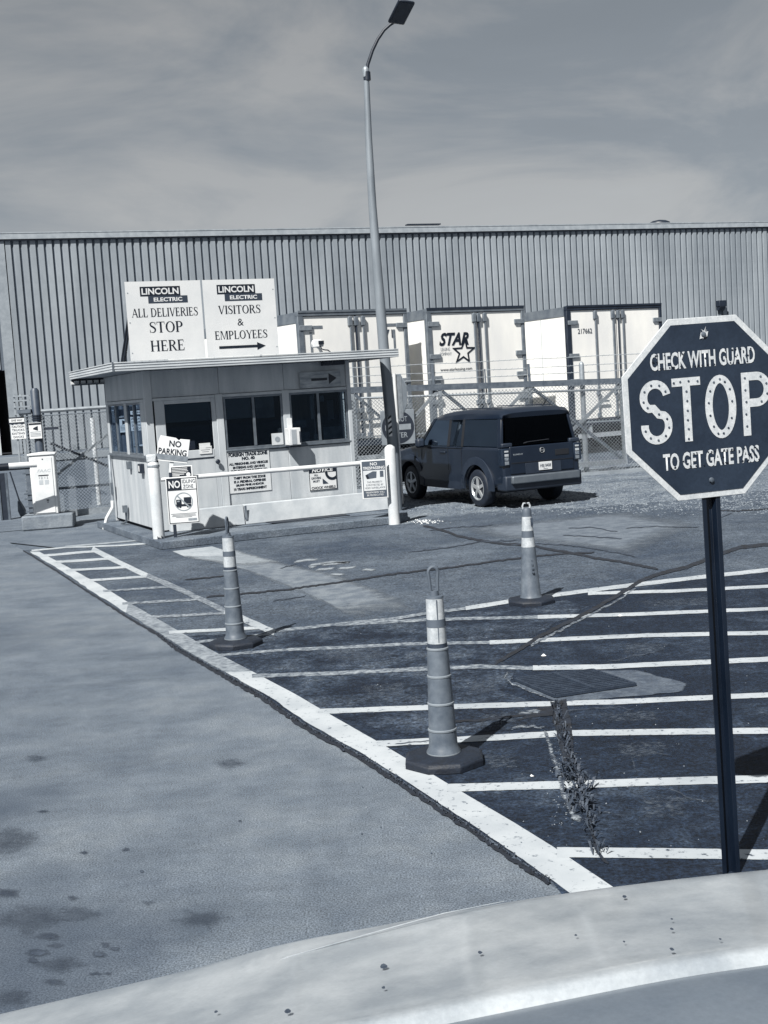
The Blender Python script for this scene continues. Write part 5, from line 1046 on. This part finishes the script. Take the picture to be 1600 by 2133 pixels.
# reflector buttons
mb = MB()
def dot(x, z, r_=.0052): 
    x += rnd.uniform(-.002, .002); z += rnd.uniform(-.002, .002)
    mb.lathe([(r_, 0), (r_*.8, .002)], 9)
    for i in range(len(mb.v)-18, len(mb.v)): v = mb.v[i]; mb.v[i] = (x+v[0], -.0064-v[2], zc+z+v[1])
for i in range(1, len(spts)-1, 3): dot(*spts[i])
for x in (-.145, -.118, -.078, -.038): dot(x, h2)
for k in range(6): dot(-.091, .075-.039*k)
for i in range(1, 40, 3): dot(*opts[i])
for k in range(5): dot(cxP, .11-.05*k)
for i in range(3, len(ppts)-1, 4): dot(*ppts[i])
stuff(mb.build('reflector_button', M('button_hole', .03, .12, scale=40, rough=.4), t))
cg = text('CHECK WITH GUARD', 'lettering', t, MSB, -.008, zc+.203, w_=.475, h_=.070, y=-.0062, bold=.028, rot=0)
tg = text('TO GET GATE PASS', 'lettering', t, MSB, .007, zc-.208, w_=.44, h_=.070, y=-.0062, bold=.028, rot=0)
mb = MB()
for zz, x0, x1 in ((.203, -.24, .225), (-.208, -.21, .225)):
    for i in range(36): dot(rnd.uniform(x0, x1), zz+rnd.choice((-.026, -.001, .026)), .0036)
stuff(mb.build('letter_hole', INK, t))
MPST = M('green_post', .007, .018, scale=6, rough=.35, stretch=(1, 1, .3))
mb = MB(); mb.prism([(-.042, .004, -.3), (-.022, .004, -.3), (-.016, .034, -.3), (.016, .034, -.3), (.022, .004, -.3), (.042, .004, -.3), (.042, .008, -.3), (.025, .010, -.3), (.018, .040, -.3), (-.018, .040, -.3), (-.025, .010, -.3), (-.042, .008, -.3)][::-1], (0, 0, 2.6)); mb.build('post', MPST, t, bevel=.0015)
for z in (zc+.30, zc-.30): m2 = MB(); m2.lathe([(.012, 0), (.009, .006), (.003, .008)], 10); m2.v = [(v[0], -.0066-v[2], z+v[1]) for v in m2.v]; m2.build('bolt', GALVD, t, smooth=True)
mb = MB()
for i in range(7): a = rnd.random()*6.28; mb.poly([(rnd.uniform(-.014, .014)+.01*math.cos(a+q)*rnd.uniform(.4, 1), -.0068-.0003*i, zc+.305+rnd.uniform(-.02, .022)+.010*math.sin(a+q)*rnd.uniform(.4, 1)) for q in (0, 1.5, 3, 4.6)])
mb.build('scratched_paint', MSB, t)

# ================================================================== SUV
CAZ = -24; LRW = G(1003, 1056)
car = thing('suv', 'dark boxy suv parked on the gravel beyond the cones facing away', 'car', (0, 0, 0), R(90-CAZ))
SX, SY, SZ = 1.03, .85, .945
# local: x forward from rear bumper, y left, z up ; rear left tyre contact at x=.875, y=.79
cm = Matrix.Rotation(R(90-CAZ), 4, 'Z'); off = cm @ Vector((.875*SX, .80*SY, 0)); car.location = (LRW.x-off.x+.03, LRW.y-off.y, 0); car.scale = (SX, SY, SZ)
MCAR = M('car_paint', .012, .017, scale=2, rough=.35, coat=.35, spec=.4); MCLAD = M('car_cladding', .018, .030, scale=3, rough=.55); MCG = glass_mat('car_glass', .16, .20, .03); MCG2 = glass_mat('car_glass_clear', .8, .35, .02)
def arch(cx, cz, r_, a0, a1, n=12): return [(cx+r_*math.cos(R(a0+(a1-a0)*i/n)), cz+r_*math.sin(R(a0+(a1-a0)*i/n))) for i in range(n+1)]
prof = [(.03, .42)]+[(.40, .36)]+arch(.875, .36, .43, 170, 10)+[(1.35, .30), (2.98, .30)]+arch(3.45, .36, .43, 170, 10)+[(3.92, .32), (4.22, .34), (4.30, .50), (4.28, .82), (4.12, .98), (3.60, 1.06), (3.02, 1.12), (.06, 1.12), (.0, .95), (-.01, .6)]
bm = bmesh.new()
def side_y(z): return .885 if z < .5 else (.905 if z < 1.0 else .895)
va = [bm.verts.new((x, side_y(z), z)) for x, z in prof]; vb = [bm.verts.new((x, -side_y(z), z)) for x, z in prof]
bm.faces.new(va); bm.faces.new(vb[::-1]); n = len(prof)
for i in range(n): bm.faces.new((va[i], vb[i], vb[(i+1) % n], va[(i+1) % n]))
bmesh.ops.recalc_face_normals(bm, faces=bm.faces[:])
me = bpy.data.meshes.new('body'); bm.to_mesh(me); bm.free(); me.materials.append(MCAR); body = bpy.data.objects.new('body', me); col.objects.link(body); body.parent = car
bv = body.modifiers.new('bevel', 'BEVEL'); bv.width = .075; bv.segments = 5; bv.limit_method = 'ANGLE'; bv.angle_limit = R(50); me.polygons.foreach_set('use_smooth', [True]*len(me.polygons)); me.set_sharp_from_angle(angle=R(35)); wn = body.modifiers.new('wn', 'WEIGHTED_NORMAL'); wn.keep_sharp = True; wn.weight = 100
# roof and pillars
rf = MB(); sec = [(2.55, 1.60), (2.42, 1.70), (2.1, 1.755), (1.5, 1.785), (.6, 1.785), (.2, 1.765), (.10, 1.70), (.12, 1.62), (.3, 1.60)]
ys = [-.79, -.755, -.55, 0, .55, .755, .79]; zo = [-.10, -.03, .0, .012, .0, -.03, -.10]
vs = []; fs = []
for yi, y in enumerate(ys):
    for x, z in sec: vs.append((x, y, z+(zo[yi] if z > 1.65 else 0)))
ns = len(sec)
for yi in range(len(ys)-1):
    for k in range(ns): fs.append((yi*ns+k, yi*ns+(k+1) % ns, (yi+1)*ns+(k+1) % ns, (yi+1)*ns+k))
fs += [tuple(range(ns))[::-1], tuple(range((len(ys)-1)*ns, len(ys)*ns))]
rf.add(vs, fs); rf.build('roof', MCAR, car, smooth=True, sharp=60)
for s_ in (-1, 1):
    pr = MB()
    def pil(xb0, xb1, xt0, xt1): pr.add([(xb0, s_*.885, 1.10), (xb1, s_*.885, 1.10), (xt1, s_*.785, 1.64), (xt0, s_*.785, 1.64), (xb0, s_*.82, 1.10), (xb1, s_*.82, 1.10), (xt1, s_*.73, 1.64), (xt0, s_*.73, 1.64)], [(0, 1, 2, 3), (7, 6, 5, 4), (0, 4, 5, 1), (1, 5, 6, 2), (2, 6, 7, 3), (3, 7, 4, 0)])
    for q_ in ((2.98, 3.10, 2.44, 2.56), (1.86, 1.96, 1.86, 1.94), (1.36, 1.44, 1.36, 1.44), (.05, .17, .13, .25)): pr = MB(); pil(*q_); pr.build('pillar', BLACK if 1 < q_[0] < 2.5 else MCAR, car, bevel=.01)
    for (a, b, c, d, g_) in ((1.96, 2.98, 2.44, 1.94, MCG2), (1.44, 1.86, 1.86, 1.44, MCG), (.17, 1.36, 1.36, .25, MCG)):
        MB().add([(a, s_*.872, 1.12), (b, s_*.872, 1.12), (c, s_*.778, 1.63), (d, s_*.778, 1.63), (a, s_*.866, 1.12), (b, s_*.866, 1.12), (c, s_*.772, 1.63), (d, s_*.772, 1.63)], [(0, 1, 2, 3), (7, 6, 5, 4), (0, 4, 5, 1), (1, 5, 6, 2), (2, 6, 7, 3), (3, 7, 4, 0)]).build('side_window', g_, car)
    # flares
    for cx in (.875, 3.45):
        fl = MB(); A = arch(cx, .36, .43, 184, -4, 18); B = arch(cx, .36, .57, 184, -4, 18)
        vs = [(x, s_*.90, z) for x, z in A]+[(x, s_*.945, z) for x, z in A]+[(x, s_*.93, z) for x, z in B]+[(x, s_*.89, z) for x, z in B]; q = len(A)
        fs = [(r0*q+i, r0*q+i+1, r1*q+i+1, r1*q+i) for r0, r1 in ((0, 1), (1, 2), (2, 3), (3, 0)) for i in range(q-1)]+[(0, q, 2*q, 3*q), (q-1, 4*q-1, 3*q-1, 2*q-1)]
        fl.add(vs, fs).build('wheel_flare', MCLAD, car, smooth=True, sharp=30)
    MB().box(1.36, s_*.89 if s_ > 0 else -.915, .30, 2.96, s_*.915 if s_ > 0 else -.89, .46).build('sill_cladding', MCLAD, car, bevel=.01)
    # tail lamp: several lit-looking lenses in a dark case
    tl_ = MB().box(-.03, s_*.74 if s_ > 0 else -.915, .78, .10, s_*.915 if s_ > 0 else -.74, 1.09).build('tail_light', M('lamp_dark', .02, .04, rough=.1, coat=.5), car, bevel=.012)
    for z0, z1, m_ in ((.80, .86, MHI), (.875, .93, M('lamp_mid', .12, .3, scale=40, rough=.15)), (.945, .99, M('lamp_clear', .3, .6, scale=60, rough=.1)), (1.02, 1.05, M('lamp_clear', .3, .6))): MB().box(-.037, s_*.77 if s_ > 0 else -.86, z0, -.031, s_*.86 if s_ > 0 else -.77, z1).build('lens', m_, tl_, bevel=.003)
    MB().box(-.02, s_*.66 if s_ > 0 else -.90, 1.10, .05, s_*.90 if s_ > 0 else -.66, 1.18).build('corner_trim', MCLAD, car, bevel=.02)
    # mirror
    MB().box(2.72, s_*.93 if s_ > 0 else -1.12, 1.08, 2.86, s_*1.12 if s_ > 0 else -.93, 1.26).build('mirror', MCLAD, car, bevel=.04)
MB().add([(3.06, -.84, 1.12), (3.06, .84, 1.12), (2.5, .75, 1.62), (2.5, -.75, 1.62), (3.04, -.84, 1.12), (3.04, .84, 1.12), (2.48, .75, 1.62), (2.48, -.75, 1.62)], [(0, 1, 2, 3), (7, 6, 5, 4), (0, 4, 5, 1), (1, 5, 6, 2), (2, 6, 7, 3), (3, 7, 4, 0)]).build('windscreen', MCG2, car)
MB().add([(.04, -.78, 1.13), (.04, .78, 1.13), (.135, .71, 1.66), (.135, -.71, 1.66), (.05, -.78, 1.13), (.05, .78, 1.13), (.145, .71, 1.66), (.145, -.71, 1.66)], [(0, 3, 2, 1), (4, 5, 6, 7), (0, 1, 5, 4), (2, 3, 7, 6), (0, 4, 7, 3), (1, 2, 6, 5)]).build('rear_window', MCG, car)
MB().tube([(.07, .4, 1.14), (.02, .3, 1.17), (.015, -.2, 1.19)], .01, 6).build('rear_wiper', BLACK, car)
tg_ = MB().box(-.025, -.735, .62, .03, .735, 1.11).build('tailgate', MCAR, car, bevel=.015)
MB().box(-.032, -.72, .815, -.0255, .72, .825).build('gate_seam', BLACK, tg_); 
MB().box(-.034, -.42, .61, -.026, .40, .80).build('plate_recess', MCLAD, tg_, bevel=.003); MB().box(-.034, -.62, .90, -.026, -.30, 1.0).build('latch_recess', BLACK, tg_, bevel=.003)
pl_ = MB().box(-.048, -.20, .655, -.036, .10, .80).build('licence_plate', SIGNW, tg_, bevel=.003)
tt = text('HBJ 8408', 'lettering', pl_, INK2, 0, .0, w_=.25, h_=.075, y=0, bold=.02)
for v in tt.data.vertices: x, y, z = v.co; v.co = (-.0495, -.05-x, .725+z)
MB().box(-.0492, -.10, .672, -.0483, .0, .68).build('print_line', INK2, pl_)
em = MB(); em.tube([(-.033, .045, .985), (-.033, .03, 1.03)], .006, 5); em.tube([(-.033, -.045, 1.035), (-.033, -.03, .985)], .006, 5); em.tube([(-.033, .037, 1.008), (-.033, -.037, 1.008)], .006, 5); em.tube([(-.033, .055*math.cos(R(30*i)), 1.01+.045*math.sin(R(30*i))) for i in range(13)], .005, 5)
em.build('emblem', M('chrome', .6, .7, rough=.2, metal=.8), tg_); bd = text('ELEMENT', 'badge', tg_, GREYINK, 0, 0, w_=.22, h_=.025, y=0, bold=.02)
for v in bd.data.vertices: x, y, z = v.co; v.co = (-.0272, .55-x, .97+z)
MB().box(-.06, -.88, .33, .25, .88, .60).build('rear_bumper', MCLAD, car, bevel=.03); MB().box(-.115, -.80, .455, -.0, .76, .595).build('step_bumper', M('bumper_silver', .16, .22, scale=3, rough=.35, metal=.5), car, bevel=.02)
MB().box(4.2, -.85, .34, 4.36, .85, .62).build('front_bumper', MCLAD, car, bevel=.04)
MB().box(.3, -.7, .28, 4.0, .7, .4).build('underbody', BLACK, car)
mb = MB(); mb.box(.3, -.84, .7, 3.0, .84, 1.09); 
st_ = MB()
for y in (.38, -.38): st_.box(1.9, y-.24, .9, 2.05, y+.24, 1.45); st_.box(1.92, y-.12, 1.46, 2.02, y+.12, 1.62); st_.box(.9, y-.26, .9, 1.05, y+.26, 1.42)
st_.build('seat_back', M('seat_cloth', .02, .04), car, bevel=.03)
for y0, y1 in ((.885, .893),):
    for x in (1.40, 1.90, 2.95): MB().box(x-.004, .903, .48, x+.004, .9075, 1.08).build('door_seam', BLACK, car)
MB().box(1.98, .905, .98, 2.18, .93, 1.01).build('door_handle', MCLAD, car, bevel=.008); MB().box(1.36, .900, 1.085, 3.0, .912, 1.10).build('belt_moulding', MCLAD, car)
MB().box(.4, .55, 1.79, 2.2, .58, 1.81).build('roof_rib', MCLAD, car); MB().box(.4, -.58, 1.79, 2.2, -.55, 1.81).build('roof_rib', MCLAD, car)
MB().tube([(.35, -.35, 1.79), (.22, -.35, 1.90)], .009, 5).build('antenna', BLACK, car)
MALLOY = M('alloy_rim', .45, .6, scale=6, rough=.3, metal=.5)
def wheel(x, y, s_):
    ty = MB(); R0, w_ = .35, .11
    prof_ = [(.20, -w_), (.30, -w_), (.335, -w_*.85), (R0, -w_*.6), (R0, w_*.6), (.335, w_*.85), (.30, w_), (.22, w_), (.20, w_*.7)]
    ty.lathe(prof_, 32, capb=True, capt=True); ty.v = [(x+v[0], y+s_*v[2], R0+v[1]) for v in ty.v]
    wo = ty.build('wheel', RUBBER, car, smooth=True)
    rm = MB(); rm.lathe([(.225, w_*.62), (.222, w_*1.02), (.205, w_*1.02), (.19, w_*.75)], 28, capb=False, capt=False)
    for k in range(5):
        a = R(72*k+15); dx, dz = math.cos(a), math.sin(a); px, pz = -dz, dx
        for zz in (0,):
            vs = []
            for (rr_, hw, yy) in ((.03, .032, w_*.98), (.20, .026, w_*.92)):
                for sg in (-1, 1): vs += [(dx*rr_+px*hw*sg, dz*rr_+pz*hw*sg, yy), (dx*rr_+px*hw*sg, dz*rr_+pz*hw*sg, yy-.025)]
            rm.add(vs, [(0, 2, 6, 4), (1, 5, 7, 3), (0, 4, 5, 1), (2, 3, 7, 6)])
    rm.lathe([(.05, w_*.8), (.048, w_*1.02), (.02, w_*1.06)], 14)
    rm.v = [(x+v[0], y+s_*v[2], R0+v[1]) for v in rm.v]; rm.build('rim', MALLOY, wo, smooth=True)
for x in (.875, 3.45):
    wheel(x, .80, 1); wheel(x, -.80, -1)

# ================================================================== TRUCK HOOD (the vehicle the photo is taken from)
hood = thing('truck_hood', 'dusty white rounded hood of the truck filling the bottom edge', 'truck', (0, 0, 0))
U = [-500, -250, 0, 200, 400, 500, 600, 800, 1000, 1200, 1400, 1600, 1900, 2300]
SIL = [2215, 2160, 2105, 2058, 2012, 1982, 1954, 1919, 1880, 1849, 1824, 1803, 1776, 1750]
ROWS = []
def row(voff, dep): ROWS.append([(u, v+(voff(u) if callable(voff) else voff), dep(u) if callable(dep) else dep) for u, v in zip(U, SIL)])
dn_ = lambda k: (lambda u: k+u*.00009)
bnd = lambda u: 2275-.2*u if u < 1400 else 1995-(u-1400)*.135      # lower edge of the rounded band
MHOOD = M('hood_paint', .30, .50, scale=7, stretch=(1, .6, 1), rough=.33, coat=.45, fine=.08, fscale=150, contrast=(.35, .65), bump=.22, bscale=4); MTOPREFL = M('hood_top_reflected_dark', .13, .17, scale=4, rough=.25, coat=.5, fine=.06, bump=.05, bscale=4)  # hood top: darker grey stands for a dark reflection in the white hood
mb = MB(); rows3 = []
base = [D(u, v, 1.95+u*.0001) for u, v in zip(U, SIL)]
rows3.append([p+Vector((0, .16, -.75)) for p in base]); rows3.append([p+Vector((0, .15, -.30)) for p in base]); rows3.append([p+Vector((0, .10, -.06)) for p in base]); rows3.append(base)
for fr_, dep in ((.16, 1.84), (.34, 1.72), (.52, 1.60), (.70, 1.49), (.86, 1.40), (1.0, 1.33)):
    rows3.append([D(u, v+(bnd(u)-v)*fr_, dep+u*.0001) for u, v in zip(U, SIL)])
rows3.append([p+Vector((0, -.012, -.004)) for p in rows3[-1]]); rows3.append([p+Vector((0, -.016, -.014)) for p in rows3[-1]])
def loft(rows, name, mat):
    mb = MB(); n = len(rows[0]); mb.add([p for r_ in rows for p in r_], [(i*n+k, i*n+k+1, (i+1)*n+k+1, (i+1)*n+k) for i in range(len(rows)-1) for k in range(n-1)])
    o = mb.build(name, mat, hood, smooth=True, sharp=80); s = o.modifiers.new('s', 'SUBSURF'); s.levels = 2; s.render_levels = 3; return o
loft(rows3, 'hood_panel', MHOOD)
lastr = rows3[-3]
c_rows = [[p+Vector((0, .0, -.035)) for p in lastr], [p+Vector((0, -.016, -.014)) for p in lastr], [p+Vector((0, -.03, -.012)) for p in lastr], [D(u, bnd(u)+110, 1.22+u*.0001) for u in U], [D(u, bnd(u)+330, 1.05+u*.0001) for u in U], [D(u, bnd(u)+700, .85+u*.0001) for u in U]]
loft(c_rows, 'hood_top', MTOPREFL)
cr = [(520, 2030, 1.84), (600, 1997, 1.88), (725, 1962, 1.92), (830, 1932, 1.955), (925, 1906, 1.985), (1050, 1881, 2.02)]
MB().tube([D(*p)+Vector((0, -.0, .003)) for p in cr], [.0004, .0008, .0012, .0012, .0008, .0004], 8).build('highlight_bead', MHOOD, hood, smooth=True)  # thin raised bead added to draw the highlight line along the hood crease
# bug and mud spots dried on the paint, oil drips on the road
ms_ = MB()
for (u, v, dep, r_) in [(1285, 1875, 1.93, 5), (1370, 1985, 1.66, 5), (1340, 1968, 1.70, 3), (585, 2030, 1.80, 0), (965, 1988, 1.73, 5), (750, 2020, 1.74, 8), (612, 2110, 1.55, 7), (1390, 1940, 1.78, 4), (1410, 1925, 1.8, 3), (820, 2065, 1.62, 4), (1540, 1960, 1.75, 3), (430, 2115, 1.60, 4), (1175, 1840+120, 1.72, 3)]:
    if not r_: continue
    fr_ = (v-1066)/1.0; best = None
    # project the spot on to the nearest place of the hood surface rows
    for r0, r1 in zip(rows3[3:10], rows3[4:10]):
        for k in range(len(U)-1):
            for tt_ in (0, .5):
                a_ = r0[k].lerp(r0[k+1], tt_); b_ = r1[k].lerp(r1[k+1], tt_)
                for q_ in (0, .33, .66):
                    p_ = a_.lerp(b_, q_); d_ = ray(u, v); t_ = p_.y/d_.y; e2_ = (d_*t_ + Vector((0, 0, CAMH)) - p_).length
                    if best is None or e2_ < best[0]: best = (e2_, p_)
    p_ = best[1]; rr_ = r_/FOC*p_.y
    ms_.add([p_+Vector((rr_*math.cos(a_)*rnd.uniform(.6, 1.3), rr_*1.6*math.sin(a_), .006)) for a_ in [k*.785 for k in range(8)]], [tuple(range(8))])
stuff(ms_.build('dried_spots', M('mud_spot', .03, .08, scale=200), hood))
oil = soft_mat('oil_spot', .05, .09, 9, .7, .55)
for (u, v, a, b, tp) in [(78, 1986, 20, 8, .9), (70, 2001, 12, 5, .8), (204, 1988, 13, 6, .85), (130, 2011, 46, 14, .42), (115, 1970, 14, 6, .6), (240, 1976, 8, 4, .7), (220, 1968, 10, 5, .5), (60, 1916, 60, 22, .40), (150, 1905, 40, 15, .36), (100, 1950, 20, 7, .6), (295, 1815, 4, 3, 1), (264, 1770, 8, 4, .6), (176, 1776, 8, 3, .6), (112, 2046, 20, 8, .5), (200, 2028, 12, 4, .6), (225, 2027, 8, 3, .5), (410, 1915, 42, 20, .40), (22, 1755, 60, 26, .42), (10, 1860, 30, 10, .5), (310, 1880, 12, 5, .4), (500, 1710, 5, 3, .6), (30, 2080, 40, 16, .4), (150, 1870, 10, 5, .4), (90, 1690, 10, 3, .6), (75, 1580, 20, 5, .4), (480, 1590, 30, 8, .35)]:
    soft_region([(u+a*1.5*math.cos(q*.785)*rnd.uniform(.6, 1.3), v+b*1.5*math.sin(q*.785)*rnd.uniform(.6, 1.3)) for q in range(8)], .004+rnd.random()*.002, oil, 'oil_stain', road, inner=.35, top=tp*.9, jit=1, step=12)
